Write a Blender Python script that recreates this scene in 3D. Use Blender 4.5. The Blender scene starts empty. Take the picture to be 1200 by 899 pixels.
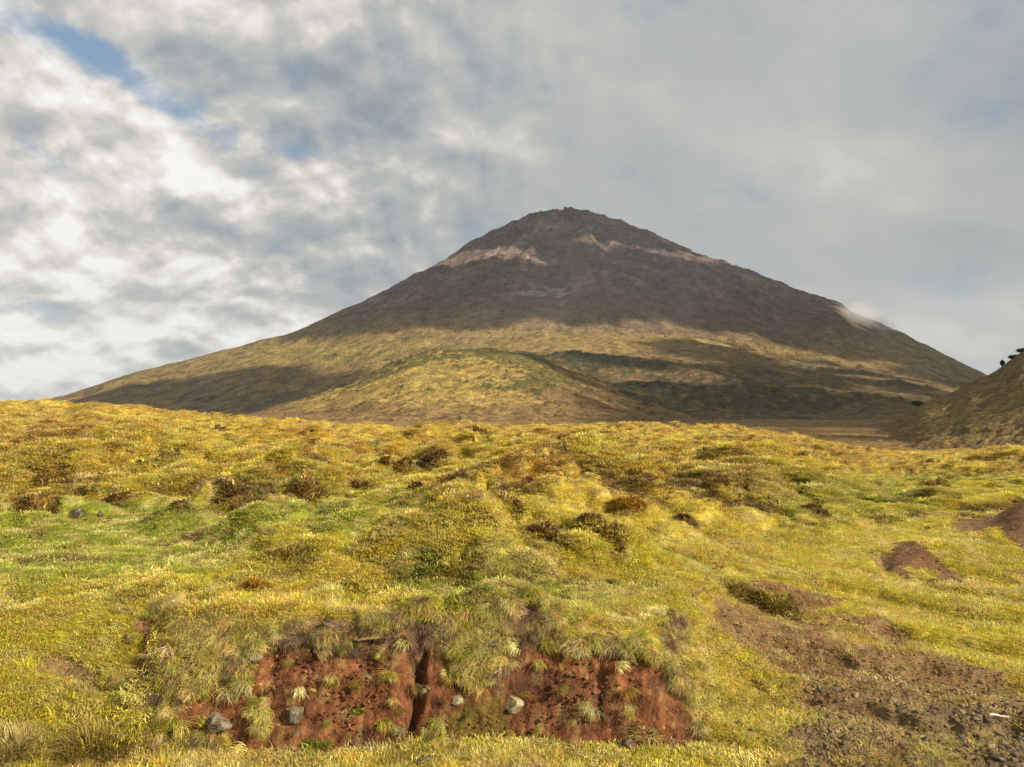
import bpy, math, random
import numpy as np
from mathutils import Vector
sc = bpy.context.scene
col = sc.collection
R = math.radians
random.seed(7); RNG = np.random.RandomState(11)

# ------------------------------------------------------------ camera, sun, sky, exposure
EYE = 2.2; F = 867.0; HY = 485.0
cd = bpy.data.cameras.new("camera"); cam = bpy.data.objects.new("camera", cd); col.objects.link(cam)
cd.sensor_width = 36; cd.lens = 36 * F / 1200; cd.clip_start = 0.1; cd.clip_end = 60000
cam.location = (0, 0, EYE); cam.rotation_euler = (R(90) + math.atan((HY - 449.5) / F), 0, 0)
sc.camera = cam
SUN_AZ, SUN_EL = 124.0, 30.0
SD = np.array([math.sin(R(SUN_AZ)) * math.cos(R(SUN_EL)), math.cos(R(SUN_AZ)) * math.cos(R(SUN_EL)), math.sin(R(SUN_EL))])
sl = bpy.data.lights.new("sun", 'SUN'); sl.energy = 5.0; sl.angle = R(0.6); sl.color = (1.0, 0.87, 0.68)
so = bpy.data.objects.new("sun", sl); col.objects.link(so)
so.rotation_euler = Vector(SD).to_track_quat('Z', 'Y').to_euler()
sc.view_settings.view_transform = 'Standard'; sc.view_settings.look = 'None'
sc.view_settings.gamma = 1; sc.view_settings.use_curve_mapping = False; sc.view_settings.exposure = 0.56
sc.cycles.max_bounces = 6; sc.cycles.diffuse_bounces = 2; sc.cycles.glossy_bounces = 1
sc.cycles.transparent_max_bounces = 6; sc.cycles.volume_bounces = 2; sc.cycles.transmission_bounces = 2
sc.cycles.use_denoising = True

class NT:                                     # small helper for writing node maths
    def __init__(s, nt): s.nt = nt
    def n(s, t, **kw):
        x = s.nt.nodes.new(t)
        for k, v in kw.items(): setattr(x, k, v)
        return x
    def put(s, sock, v):
        if isinstance(v, bpy.types.NodeSocket): s.nt.links.new(v, sock)
        else: sock.default_value = v
    def m(s, op, a, b=None, c=None, clamp=False):
        x = s.n('ShaderNodeMath', operation=op, use_clamp=clamp); s.put(x.inputs[0], a)
        if b is not None: s.put(x.inputs[1], b)
        if c is not None: s.put(x.inputs[2], c)
        return x.outputs[0]
    def v(s, op, a, b=None):
        x = s.n('ShaderNodeVectorMath', operation=op); s.put(x.inputs[0], a)
        if b is not None:
            s.put(x.inputs[3 if op == 'SCALE' else 1], b)
        return x.outputs[0]
    def comb(s, x, y, z):
        c = s.n('ShaderNodeCombineXYZ'); s.put(c.inputs[0], x); s.put(c.inputs[1], y); s.put(c.inputs[2], z); return c.outputs[0]
    def noise(s, vec, scale, detail=4, rough=0.55, dist=0.0, dim='3D', w=0.0):
        x = s.n('ShaderNodeTexNoise', noise_dimensions=dim); s.put(x.inputs['Vector'], vec)
        x.inputs['Scale'].default_value = scale; x.inputs['Detail'].default_value = detail
        x.inputs['Roughness'].default_value = rough; x.inputs['Distortion'].default_value = dist
        return x.outputs[0]
    def ss(s, x, a, b, c=0.0, d=1.0):
        r = s.n('ShaderNodeMapRange', interpolation_type='SMOOTHSTEP'); s.put(r.inputs[0], x)
        for i, q in ((1, a), (2, b), (3, c), (4, d)): s.put(r.inputs[i], q)
        return r.outputs[0]
    def lin(s, x, a, b, c=0.0, d=1.0):
        r = s.n('ShaderNodeMapRange'); s.put(r.inputs[0], x)
        for i, q in ((1, a), (2, b), (3, c), (4, d)): s.put(r.inputs[i], q)
        return r.outputs[0]
    def mix(s, f, a, b, mode='MIX'):
        x = s.n('ShaderNodeMix', data_type='RGBA', blend_type=mode); s.put(x.inputs[0], f)
        for i, q in ((6, a), (7, b)):
            if not isinstance(q, bpy.types.NodeSocket): q = (*q[:3], 1.0)
            s.put(x.inputs[i], q)
        return x.outputs[2]

def srgb(r, g, b):
    f = lambda c: (c / 255 / 12.92) if c <= 10 else ((c / 255 + .055) / 1.055) ** 2.4
    return (f(r), f(g), f(b))

def build_world():
    w = bpy.data.worlds.new("World"); sc.world = w; w.use_nodes = True
    nt = w.node_tree; nt.nodes.clear(); N = NT(nt)
    out = N.n('ShaderNodeOutputWorld'); bg = N.n('ShaderNodeBackground'); nt.links.new(bg.outputs[0], out.inputs[0])
    sky = N.n('ShaderNodeTexSky', sky_type='NISHITA'); sky.sun_disc = False
    sky.sun_elevation = R(SUN_EL); sky.sun_rotation = R(SUN_AZ)
    bg.inputs[1].default_value = 0.1
    tc = N.n('ShaderNodeTexCoord'); d = tc.outputs['Generated']
    sp = N.n('ShaderNodeSeparateXYZ'); nt.links.new(d, sp.inputs[0]); X, Y, Z = sp.outputs
    zz = N.m('ADD', N.m('MAXIMUM', Z, 0.0), 0.50)
    P = N.comb(N.m('DIVIDE', X, zz), N.m('DIVIDE', Y, zz), 0.0)            # the cloud layer, a plane overhead
    az = N.m('ARCTAN2', X, Y); el = N.m('ARCSINE', Z)                      # radians
    wn = N.noise(P, 1.3, 3, .6); wn2 = N.noise(N.v('ADD', P, (7.1, 3.3, 0)), 1.3, 3, .6)
    azw = N.m('ADD', az, N.m('MULTIPLY', N.m('SUBTRACT', wn, .5), .22)); elw = N.m('ADD', el, N.m('MULTIPLY', N.m('SUBTRACT', wn2, .5), .14))
    def blob(px, py, rx, ry, ang=0.0, warp=True):
        a0 = math.atan((px - 600) / F); e0 = math.atan((HY - py) / math.hypot(F, px - 600))
        A = N.m('SUBTRACT', azw if warp else az, a0); E = N.m('SUBTRACT', elw if warp else el, e0)
        c, s_ = math.cos(R(ang)), math.sin(R(ang))
        u = N.m('DIVIDE', N.m('ADD', N.m('MULTIPLY', A, c), N.m('MULTIPLY', E, s_)), rx / F)
        v = N.m('DIVIDE', N.m('SUBTRACT', N.m('MULTIPLY', E, c), N.m('MULTIPLY', A, s_)), ry / F)
        r2 = N.m('ADD', N.m('MULTIPLY', u, u), N.m('MULTIPLY', v, v))
        return N.m('POWER', 2.718, N.m('MULTIPLY', r2, -1.0))
    # right = smooth stratus, left = mottled altocumulus
    right = N.ss(azw, -0.22, 0.16)
    pd = N.v('ADD', P, N.comb(N.m('MULTIPLY', N.m('SUBTRACT', wn, .5), .16), N.m('MULTIPLY', N.m('SUBTRACT', wn2, .5), .16), 0.0))
    big = N.noise(pd, 1.5, 5, .5); mid = N.noise(pd, 4.2, 7, .5); mid2 = N.noise(N.v('ADD', pd, (.035, -.045, 0)), 4.2, 7, .5)
    fine = N.noise(pd, 11, 7, .52); fine2 = N.noise(N.v('ADD', pd, (.015, -.02, 0)), 11, 7, .52)
    relief = N.m('ADD', N.m('MULTIPLY', N.m('SUBTRACT', mid, mid2), 3.0), N.m('MULTIPLY', N.m('SUBTRACT', fine, fine2), 2.0))
    puff = N.m('ADD', N.m('ADD', N.m('MULTIPLY', N.m('SUBTRACT', mid, .5), 1.2), N.m('MULTIPLY', N.m('SUBTRACT', fine, .5), 1.0)), relief)
    softr = N.m('ADD', N.m('MULTIPLY', N.m('SUBTRACT', big, .5), 1.1), N.m('ADD', N.m('MULTIPLY', N.m('SUBTRACT', mid, .5), .6), N.m('ADD', N.m('MULTIPLY', N.m('SUBTRACT', fine, .5), .25), N.m('MULTIPLY', relief, .12))))
    vo = N.n('ShaderNodeTexVoronoi', feature='SMOOTH_F1'); wv = N.n('ShaderNodeTexNoise'); N.put(wv.inputs['Vector'], pd); wv.inputs['Scale'].default_value = 9; wv.inputs['Detail'].default_value = 4
    N.put(vo.inputs['Vector'], N.v('ADD', pd, N.v('SCALE', wv.outputs['Color'], .13))); vo.inputs['Scale'].default_value = 8.0; vo.inputs['Smoothness'].default_value = .45; vo.inputs['Detail'].default_value = 2.0; vo.inputs['Roughness'].default_value = .55
    puff = N.m('ADD', N.m('MULTIPLY', puff, 1.0), N.m('MULTIPLY', N.m('SUBTRACT', .42, vo.outputs['Distance']), .75))
    tex = N.m('ADD', N.m('MULTIPLY', puff, N.m('SUBTRACT', 1.0, right)), N.m('MULTIPLY', softr, right))
    # brightness layout (0 dark grey .. 1 white)
    base = N.lin(azw, -0.62, 0.2, 0.79, 0.41)
    def add(b, x, k): return N.m('ADD', b, N.m('MULTIPLY', x, k))
    base = add(base, blob(90, 95, 190, 45, -28), .34); base = add(base, blob(120, 290, 330, 200), .06); base = add(base, blob(80, 360, 260, 90), .08)
    base = add(base, blob(40, 180, 170, 60), .10)
    base = add(base, blob(100, 420, 420, 90), .22)
    base = add(base, blob(330, 300, 220, 60), -.14)
    base = add(base, blob(400, 190, 130, 60), .06)
    base = add(base, blob(350, 60, 150, 60), -.10)
    base = add(base, blob(1000, 210, 170, 70, -15), .17)
    base = add(base, blob(880, 150, 200, 40, -20), .08)
    base = add(base, blob(700, 90, 60, 60), -.06)
    base = add(base, blob(1190, 90, 190, 70), -.10)
    base = add(base, blob(1130, 290, 180, 35, 0), -.10)
    base = add(base, blob(760, 210, 120, 60), -.07)
    base = add(base, blob(1110, 380, 150, 45), .12)
    lum = N.m('ADD', base, N.m('MULTIPLY', tex, N.m('SUBTRACT', .54, N.m('MULTIPLY', right, -.10))))
    lum = N.m('MAXIMUM', N.m('MINIMUM', lum, 1.05), 0.0)
    cr = N.n('ShaderNodeValToRGB'); nt.links.new(lum, cr.inputs[0]); r = cr.color_ramp
    stops = [(0.0, srgb(138, 148, 155)), (.2, srgb(155, 162, 166)), (.38, srgb(170, 174, 174)), (.55, srgb(187, 186, 182)), (.75, srgb(215, 211, 204)), (1.0, srgb(243, 241, 238))]
    r.elements[0].position = 0; r.elements[0].color = (*stops[0][1], 1); r.elements[1].position = 1; r.elements[1].color = (*stops[-1][1], 1)
    for p, c in stops[1:-1]:
        e = r.elements.new(p); e.color = (*c, 1)
    # openings where the blue shows
    thin = N.m('ADD', N.m('MULTIPLY', mid, .6), N.m('MULTIPLY', fine, .4))
    op = N.m('ADD', blob(50, 34, 85, 20, -8), blob(170, 92, 95, 19, -22))
    op = add(op, blob(340, 45, 34, 40), .2); op = add(op, blob(345, 165, 70, 14, -20), .3)
    op = add(op, blob(150, 325, 190, 26), .1); op = add(op, blob(700, 90, 55, 50), .15); op = add(op, blob(1150, 425, 120, 20), .35)
    op = add(op, blob(60, 190, 100, 12, -20), .3); op = add(op, blob(860, 120, 50, 50), .1)
    blue = N.ss(N.m('SUBTRACT', op, N.m('MULTIPLY', N.m('SUBTRACT', thin, .5), 5.0)), .3, 1.25)
    bl = N.mix(.45, N.v('SCALE', sky.outputs[0], .1), srgb(118, 160, 192))
    c = N.mix(N.m('MULTIPLY', blue, .95), cr.outputs[0], bl)
    # pale glow towards the horizon, and nothing but dull haze below it
    c = N.mix(N.ss(el, .10, -.02, 0, .45), c, srgb(214, 219, 223))
    sc10 = N.v('SCALE', c, 7.6)
    nt.links.new(sc10, bg.inputs[0])
    w.cycles.sampling_method = 'MANUAL'; w.cycles.sample_map_resolution = 512
build_world()

# ------------------------------------------------------------ numeric helpers
def hsh(ix, iy, s):
    h = (ix.astype(np.int64) * 374761393 + iy.astype(np.int64) * 668265263 + s * 974634777) & 0xFFFFFFFF
    h = ((h ^ (h >> 13)) * 1274126177) & 0xFFFFFFFF
    h = ((h ^ (h >> 16)) * 2246822519) & 0xFFFFFFFF
    return ((h ^ (h >> 15)) & 0xFFFFFF) / float(0xFFFFFF)
def vnoise(x, y, s=0):
    ix = np.floor(x); iy = np.floor(y); fx = x - ix; fy = y - iy
    ix = ix.astype(np.int64); iy = iy.astype(np.int64)
    u = fx * fx * fx * (fx * (fx * 6 - 15) + 10); v = fy * fy * fy * (fy * (fy * 6 - 15) + 10)
    a = hsh(ix, iy, s); b = hsh(ix + 1, iy, s); c = hsh(ix, iy + 1, s); d = hsh(ix + 1, iy + 1, s)
    return (a + (b - a) * u + (c - a) * v + (a - b - c + d) * u * v) * 2 - 1
def fbm(x, y, s=0, o=4, g=.5):
    t = 0; a = 1; n = 0
    for i in range(o):
        t = t + a * vnoise(x * 2 ** i + 17.3 * i, y * 2 ** i - 9.1 * i, s + i); n += a; a *= g
    return t / n
def ridged(x, y, s=0, o=4, g=.5):
    t = 0; a = 1; n = 0
    for i in range(o):
        t = t + a * (1 - np.abs(vnoise(x * 2 ** i + 17.3 * i, y * 2 ** i, s + i)) * 2); n += a; a *= g
    return t / n
def worley(x, y, s=0):
    """distance to the nearest jittered cell point, distance to the second, and that cell's random number"""
    ix = np.floor(x).astype(np.int64); iy = np.floor(y).astype(np.int64)
    d1 = np.full(x.shape, 9.); d2 = np.full(x.shape, 9.); rid = np.zeros(x.shape)
    for i in (-1, 0, 1):
        for j in (-1, 0, 1):
            cx = ix + i; cy = iy + j
            px = cx + .15 + .7 * hsh(cx, cy, s); py = cy + .15 + .7 * hsh(cx, cy, s + 1)
            d = np.hypot(px - x, py - y); r = hsh(cx, cy, s + 2)
            near = d < d1
            d2 = np.where(near, d1, np.minimum(d2, d)); rid = np.where(near, r, rid); d1 = np.where(near, d, d1)
    return d1, d2, rid
def sst(x, a, b):
    t = np.clip((x - a) / (b - a), 0, 1); return t * t * (3 - 2 * t)
def mixc(a, b, f):
    f = np.asarray(f)[..., None]; return a * (1 - f) + np.asarray(b) * f
def ell(px, py, cx, cy, rx, ry, ang=0.0):
    c, s = math.cos(R(ang)), math.sin(R(ang)); u = ((px - cx) * c + (py - cy) * s) / rx; v = ((py - cy) * c - (px - cx) * s) / ry
    return np.exp(-(u * u + v * v))
def poly(px, py, pts):
    inside = np.zeros(px.shape, bool); n = len(pts)
    for i in range(n):
        x1, y1 = pts[i]; x2, y2 = pts[(i + 1) % n]
        if y1 == y2: continue
        c = ((y1 > py) != (y2 > py)) & (px < (x2 - x1) * (py - y1) / (y2 - y1) + x1)
        inside ^= c
    return inside.astype(float)

def grid_mesh(name, V, closed_u=False):
    """V: (rows, cols, 3) -> quads"""
    nr, nc = V.shape[:2]
    idx = np.arange(nr * nc).reshape(nr, nc)
    if closed_u: idx = np.concatenate([idx, idx[:, :1]], 1)
    q = np.stack([idx[:-1, :-1], idx[:-1, 1:], idx[1:, 1:], idx[1:, :-1]], -1).reshape(-1, 4)
    return raw_mesh(name, V.reshape(-1, 3), q)
def raw_mesh(name, v, q, smooth=True):
    me = bpy.data.meshes.new(name); n = len(v); k = q.shape[1]; m = len(q)
    me.vertices.add(n); me.vertices.foreach_set('co', np.ascontiguousarray(v, np.float32).ravel())
    me.loops.add(m * k); me.loops.foreach_set('vertex_index', np.ascontiguousarray(q, np.int32).ravel())
    me.polygons.add(m); me.polygons.foreach_set('loop_start', np.arange(0, m * k, k, dtype=np.int32))
    me.polygons.foreach_set('loop_total', np.full(m, k, np.int32))
    me.update(calc_edges=True)
    if smooth: me.polygons.foreach_set('use_smooth', np.ones(m, bool))
    return me
def set_col(me, c, name='col'):
    a = me.attributes.new(name, 'FLOAT_COLOR', 'POINT')
    cc = np.ones((len(me.vertices), 4), np.float32); cc[:, :3] = np.asarray(c).reshape(-1, 3); a.data.foreach_set('color', cc.ravel())
def link(name, me, mat, **props):
    o = bpy.data.objects.new(name, me); col.objects.link(o)
    if mat: me.materials.append(mat)
    for k, v in props.items(): o[k] = v
    return o

# ------------------------------------------------------------ materials
def new_mat(name):
    m = bpy.data.materials.new(name); m.use_nodes = True; m.node_tree.nodes.clear(); N = NT(m.node_tree)
    out = N.n('ShaderNodeOutputMaterial'); b = N.n('ShaderNodeBsdfPrincipled'); m.node_tree.links.new(b.outputs[0], out.inputs[0])
    b.inputs['Roughness'].default_value = .9; b.inputs['Specular IOR Level'].default_value = .15
    return m, N, b, out
def terrain_mat(name, s1, s2, bump, dist, contrast=.5, speck=None):
    m, N, b, out = new_mat(name)
    at = N.n('ShaderNodeAttribute', attribute_name='col'); tc = N.n('ShaderNodeTexCoord'); P = tc.outputs['Object']
    a = N.noise(P, s1, 6, .65); c = N.noise(P, s2, 4, .7)
    k = N.m('ADD', N.m('MULTIPLY', N.m('SUBTRACT', a, .5), contrast * 2.4), N.m('MULTIPLY', N.m('SUBTRACT', c, .5), contrast * 2.2)); k = N.m('MINIMUM', N.m('MAXIMUM', N.m('ADD', k, 1.0), .25), 2.2)
    cc = N.v('SCALE', at.outputs[0], k)
    if speck:
        sp = N.ss(N.noise(P, speck[0], 3, .6), speck[1], speck[1] + .08)
        cc = N.mix(N.m('MULTIPLY', sp, speck[3]), cc, speck[2])
    N.put(b.inputs['Base Color'], cc)
    bp = N.n('ShaderNodeBump'); bp.inputs['Strength'].default_value = bump; bp.inputs['Distance'].default_value = dist
    N.put(bp.inputs['Height'], N.m('ADD', a, N.m('MULTIPLY', c, .4))); N.put(b.inputs['Normal'], bp.outputs[0])
    return m
M_ground = terrain_mat('ground', 9, 60, .8, .05, .9)
M_mount = terrain_mat('mountain_rock', .022, .11, 1.0, 30, 1.3)
M_hill = terrain_mat('hill_heath', .06, .3, 1.0, 6, 1.25)
M_hillr = terrain_mat('near_hill_heath', .4, 1.8, 1.0, .9, 1.2)

def blade_mat():
    m, N, b, out = new_mat('grass_blades')
    at = N.n('ShaderNodeAttribute', attribute_type='INSTANCER', attribute_name='tint'); tc = N.n('ShaderNodeTexCoord')
    n = N.noise(tc.outputs['Object'], 40, 2, .6)
    cc = N.v('SCALE', at.outputs[0], N.lin(n, .3, .7, .65, 1.35))
    N.put(b.inputs['Base Color'], cc); b.inputs['Roughness'].default_value = .6; b.inputs['Specular IOR Level'].default_value = .25
    t = N.n('ShaderNodeBsdfTranslucent'); N.put(t.inputs[0], cc)
    mx = N.n('ShaderNodeMixShader'); mx.inputs[0].default_value = .3
    m.node_tree.links.new(b.outputs[0], mx.inputs[1]); m.node_tree.links.new(t.outputs[0], mx.inputs[2]); m.node_tree.links.new(mx.outputs[0], out.inputs[0])
    return m
M_blade = blade_mat()
def stone_mat(name, inst=True, base=(.2, .2, .2), lichen=.0, liccol=(.42, .42, .36)):
    m, N, b, out = new_mat(name); tc = N.n('ShaderNodeTexCoord'); P = tc.outputs['Object']
    if inst: c0 = N.n('ShaderNodeAttribute', attribute_type='INSTANCER', attribute_name='tint').outputs[0]
    else: c0 = N.comb(*base)
    n = N.noise(P, 14, 5, .7); cc = N.v('SCALE', c0, N.lin(n, .3, .7, .5, 1.5))
    if lichen:
        l = N.ss(N.noise(N.v('ADD', P, (3, 5, 7)), 9, 5, .65), .60 - lichen * .25, .68 - lichen * .25)
        cc = N.mix(N.m('MULTIPLY', l, .85), cc, liccol)
    N.put(b.inputs['Base Color'], cc)
    bp = N.n('ShaderNodeBump'); bp.inputs['Strength'].default_value = .7; bp.inputs['Distance'].default_value = .02
    N.put(bp.inputs['Height'], n); N.put(b.inputs['Normal'], bp.outputs[0])
    return m
M_chip = stone_mat('gravel_stone')

# ------------------------------------------------------------ the moor: height and colour of the ground sheet
CR_X = [-600, 0, 60, 150, 200, 300, 400, 480, 560, 640, 700, 850, 900, 960, 1050, 1100, 1200, 1800]
CR_Y = [472, 476, 476, 479, 488, 496, 504, 508, 505, 505, 503, 506, 513, 530, 555, 552, 543, 537]
def yb_line(x): return 4.98 + .10 * vnoise(x * .9, x * 0 + 3.3, 5) + .05 * vnoise(x * 3.1, x * 0 + 1.3, 6) + .35 * sst(x, .95, 1.6) 
def z_base(x, Y):
    Yc = np.maximum(Y, .5); px = 600 + F * np.clip(x / np.maximum(Yc, 1.), -3, 3)
    Dc = np.interp(px, [0, 800, 1050, 1200], [62, 62, 40, 38]); yc = np.interp(px, CR_X, CR_Y)
    zc = EYE + Dc * (HY - yc) / F
    zp = np.interp(Y, [0, 5.5, 7.5, 10, 13], [.54, .64, .64, .63, .66])
    t = np.clip((Y - 11) / (Dc - 11), 0, 1); z = zp + (zc - zp) * t ** 1.15
    over = np.clip(Y - Dc, 0, None)
    far = np.interp(Y, [0, 150, 400, 1500, 9000], [-3, -3.6, -4.5, -6, -30])
    z = z + (far - z) * sst(over, 4, 70)
    # right side: the track comes down from the plateau as a long slope; left: a rounded grassy shoulder
    w = np.interp(x, [-6, -2.9, -2.35, 1.0, 1.5, 2.4, 5], [1.6, 1.3, .5, .5, 1.2, 3.6, 6.5])
    y0 = yb_line(x) - np.interp(x, [-6, -2.9, -2.3, 9], [.45, .35, 0, 0]) + np.interp(x, [1.4, 3, 6], [0, -.3, -.3])
    fr = (Y - y0) / w; f = np.clip(fr, 0, 1)
    steep = ((x > -2.5) & (x < 1.4))
    fs = np.where(steep, 1 - (1 - f) ** 2.2, f * f * (3 - 2 * f))
    lowtop = np.interp(x, [-2.6, .5, 1.3, 2.2], [1, 1, .78, .85])
    road = .012 * (Y - 3)
    fade = sst(Y, 16, 11)
    return np.where(Y < 16, road * (1 - fs) + z * (fs * (lowtop + (1 - lowtop) * (1 - fade))), z), fs, np.clip(fr, -2, 40)
def pix(x, Y, z):
    Yc = np.maximum(Y, .3); return 600 + F * x / Yc, HY - F * (z - EYE) / Yc
SOIL = [[(838, 690), (905, 684), (960, 705), (1000, 722), (1060, 742), (1130, 790), (1210, 835), (1300, 960), (860, 960), (925, 872), (945, 835), (900, 800), (868, 765), (812, 727), (800, 700)],
        [(1028, 655), (1052, 640), (1085, 636), (1100, 650), (1130, 665), (1160, 682), (1130, 684), (1080, 672), (1040, 672)],
        [(1150, 612), (1180, 600), (1260, 590), (1260, 665), (1190, 650), (1165, 632)],
        [(1110, 612), (1150, 608), (1160, 622), (1120, 622)],
        [(1180, 672), (1230, 670), (1230, 690), (1190, 690)]]
def ground(x, Y):
    """-> z, colour (n,3), soil 0..1, tussock 0..1, px, py, fs"""
    zb, fs, f = z_base(x, Y); px, py = pix(x, Y, zb); r = np.hypot(x, Y)
    nx = fbm(x * 1.7, Y * 1.7, 21, 4); ny = fbm(x * 1.7, Y * 1.7, 41, 4); nf = fbm(x * 7, Y * 7, 61, 3)
    qx = px + (nx * 26 + nf * 14) * np.clip(9 / r, .3, 1.2); qy = py + (ny * 14 + nf * 8) * np.clip(9 / r, .3, 1.2)
    plate = sst(f, .75, 1.3) * (r < 130)
    # --- where hummocks stand
    tus = np.clip(sst(612 - py + ny * 26, 0, 48) * sst(px, 480, 330) + sst(560 - py + ny * 12, 0, 18) + 1.1 * ell(px, py, 690, 600, 175, 46) + .9 * ell(px, py, 885, 590, 90, 30), 0, 1)
    tus *= 1 - .85 * np.clip(ell(px, py, 1000, 610, 150, 22) * 1.3, 0, 1)
    lump = np.clip(ell(px, py, 470, 674, 130, 22) + .3 * sst(fbm(x * .5, Y * .6, 117, 3), .0, .3) * (r < 12) * (1 - tus) + ell(px, py, 345, 660, 60, 18) + .8 * ell(px, py, 300, 640, 50, 14) + .6 * ell(px, py, 900, 660, 70, 20) + .5 * ell(px, py, 60, 760, 90, 40), 0, 1)
    wx = x + .35 * nx; wy = Y + .35 * ny
    d1, d2, rid = worley(wx / 1.25, wy / 1.5, 7); e1, e2, rid2 = worley(wx / .48 + 5, wy / .55, 17)
    b1, b2, rid3 = worley(wx / 3.1 + 9, wy / 3.6, 27)
    dome = np.clip(1 - (d1 / .72) ** 2, 0, 1) ** .8 * (.45 + .8 * rid); dome2 = np.clip(1 - (e1 / .7) ** 2, 0, 1) ** .8 * (.4 + .8 * rid2)
    dome3 = np.clip(1 - (b1 / .8) ** 2, 0, 1) * rid3
    far = sst(r, 70, 200); n_r = ridged(x * 1.1, Y * 1.3, 113, 3); n1g = fbm(x * .5, Y * .6, 117, 3)
    g1, g2, _ = worley(x / .2 + nx * .5, Y / .22 + ny * .5, 47); dome4 = np.clip(1 - (g1 / .7) ** 2, 0, 1)
    z = zb + sst(r, 110, 200) * sst(3000 - r, 0, 1500) * (.7 * fbm(x / 9, Y / 9, 161, 3) + .8 * fbm(x / 40, Y / 40, 163, 2)) + plate * (1 - far) * (.10 * fbm(x * .33, Y * .33, 3, 3) * np.clip(r / 9, .4, 2.2) + .025 * nx)
    z += plate * tus * (1 - far) * (.42 * dome + .17 * dome2 + .45 * dome3 + .20 * n_r)
    tt = 2.6 * fbm(x * .42, Y * .5, 211, 4) + .5 * nx; tf = tt - np.floor(tt); scarp = tus * (1 - far) * plate
    z += scarp * .20 * (sst(tf, 0, .16) - sst(tf, .25, 1.0)); edge = np.exp(-((tf - .07) / .09) ** 2) * tus * (r < 90)
    rx_, ry_ = (px - 505) * .93 + (py - 525) * -.36, (py - 525) * .93 + (px - 505) * .36
    z += plate * .55 * np.exp(-(rx_ / 62) ** 2 - (ry_ / 9) ** 2) + plate * .25 * ell(px, py, 600, 575, 30, 10)
    z += plate * lump * (1 - .7 * tus) * (.30 * dome + .13 * dome2)
    z += plate * (1 - tus) * (1 - far) * ((.06 + .14 * sst(n1g, -.1, .3)) * dome2 + .14 * dome * sst(n1g, -.2, .3) + .05 * n_r + .035 * dome4)
    z -= plate * (1 - far) * sst(r, 14, 40) * .55
    # --- soil
    soil = np.zeros(x.shape)
    for i, p in enumerate(SOIL): soil = np.maximum(soil, poly(qx, qy, p) * (1 if i else .96))
    grassy = np.clip(sst(fbm(x * 1.3 + .6 * Y, Y * 2.6, 71, 4) + .35 * nf, .16, .5) * (1 - .6 * ell(px, py, 1000, 820, 90, 70)), 0, 1)
    s0 = poly(qx, qy, SOIL[0]); right_road = sst(px + 40 * nx, 840, 960) * sst(py + 30 * ny, 770, 850)
    soil = np.where(s0 > 0, np.maximum(0, 1 - grassy * .95), soil)
    # bank face
    face = sst(f, -.12, .0) * (1 - sst(f + .38 * nx + .36 * nf, .88, 1.02)) * ((x > -2.6) & (x < 1.42))
    seg = np.clip(sst(px + 40 * ny + 30 * nf, 300, 330) * sst(px + 45 * nx + 34 * nf, 540, 505) + sst(px + 50 * ny + 34 * nf, 575, 606) * sst(px + 40 * nx + 44 * nf - .35 * (py - 800), 830, 790)
                  + .75 * sst(nf + nx + .5 * ny, .12, .3) * sst(px, 150, 180) * sst(px, 330, 312) + .25 * sst(nf, .1, .4), 0, 1)
    low = sst(f + .25 * nx + .25 * nf, .34, .2) * sst(px, 490, 530) * sst(px, 625, 590)
    bank = face * np.maximum(seg, low)
    small = ell(px, py, 75, 770, 40, 20) + ell(px, py, 130, 795, 42, 14, 15) + ell(px, py, 395, 735, 50, 10) + ell(px, py, 840, 735, 40, 14, 30) + ell(px, py, 845, 700, 60, 10) + ell(px, py, 28, 708, 26, 7)
    small_m = sst(small + .35 * nf + .2 * nx, .5, .68) * ((f > .9) | (px < 175))
    soil = np.maximum(np.maximum(soil, bank), small_m * .9)
    # gravel corner of the road, bottom right
    grav = sst(px + 50 * nx + 20 * nf, 1060, 1180) * sst(py + 24 * ny + 10 * nf, 818, 872)
    z += soil * (.018 * nf + .008 * ridged(x * 5, Y * 5, 33, 3)) - plate * .05 * soil
    # ledges and ruts running down to the right over the track slope
    onr = sst(px, 800, 860) * sst(py, 655, 690) * (1 - sst(py, 850, 900))
    q = (Y * .93 - (-.42) * x) ; led = (q * 1.15 + .35 * nx + .1 * nf) % 1.0
    z += onr * (.075 * sst(led, 0, .18) * (1 - sst(led, .25, 1.0)) - .02)
    # cracks in the bank
    for cxp, wd, dp in ((487, 9, .26), (183, 12, .2), (322, 6, .05), (700, 6, .04)):
        z -= dp * np.exp(-((px + 5 * nf + .12 * (py - 800) - cxp) / wd) ** 2) * sst(f, .02, .2) * (1 - sst(f, .9, 1.35)) * (x > -2.7) * sst(py, 725, 745)
    # small mounds of soil on the right
    z += .15 * ell(px, py, 1085, 652, 55, 15) + .3 * ell(px, py, 1205, 618, 40, 18) - .12 * ell(px, py, 1180, 682, 28, 8) - .10 * ell(px, py, 1030, 662, 12, 8)
    z -= .12 * ell(px, py, 128, 618, 60, 5) * 0
    # --- colour
    n1 = fbm(x * .55, Y * .55, 81, 4); n2 = fbm(x * 2.2, Y * 2.2, 91, 4); n3 = fbm(x * .16, Y * .2, 95, 3)
    straw = np.array([.43, .32, .09]); ygreen = np.array([.37, .315, .034]); green = np.array([.18, .23, .024]); gold = np.array([.45, .32, .045])
    orange = np.array([.34, .165, .018]); brown = np.array([.13, .075, .028]); pale = np.array([.46, .36, .14])
    c = np.broadcast_to(ygreen, x.shape + (3,)).copy()
    c = mixc(c, gold, sst(n1 + .3 * n2 + tus * .35, -.1, .45) * .8)
    c = mixc(c, straw, sst(n2 - .2 * n1, .05, .5) * .65)
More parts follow.
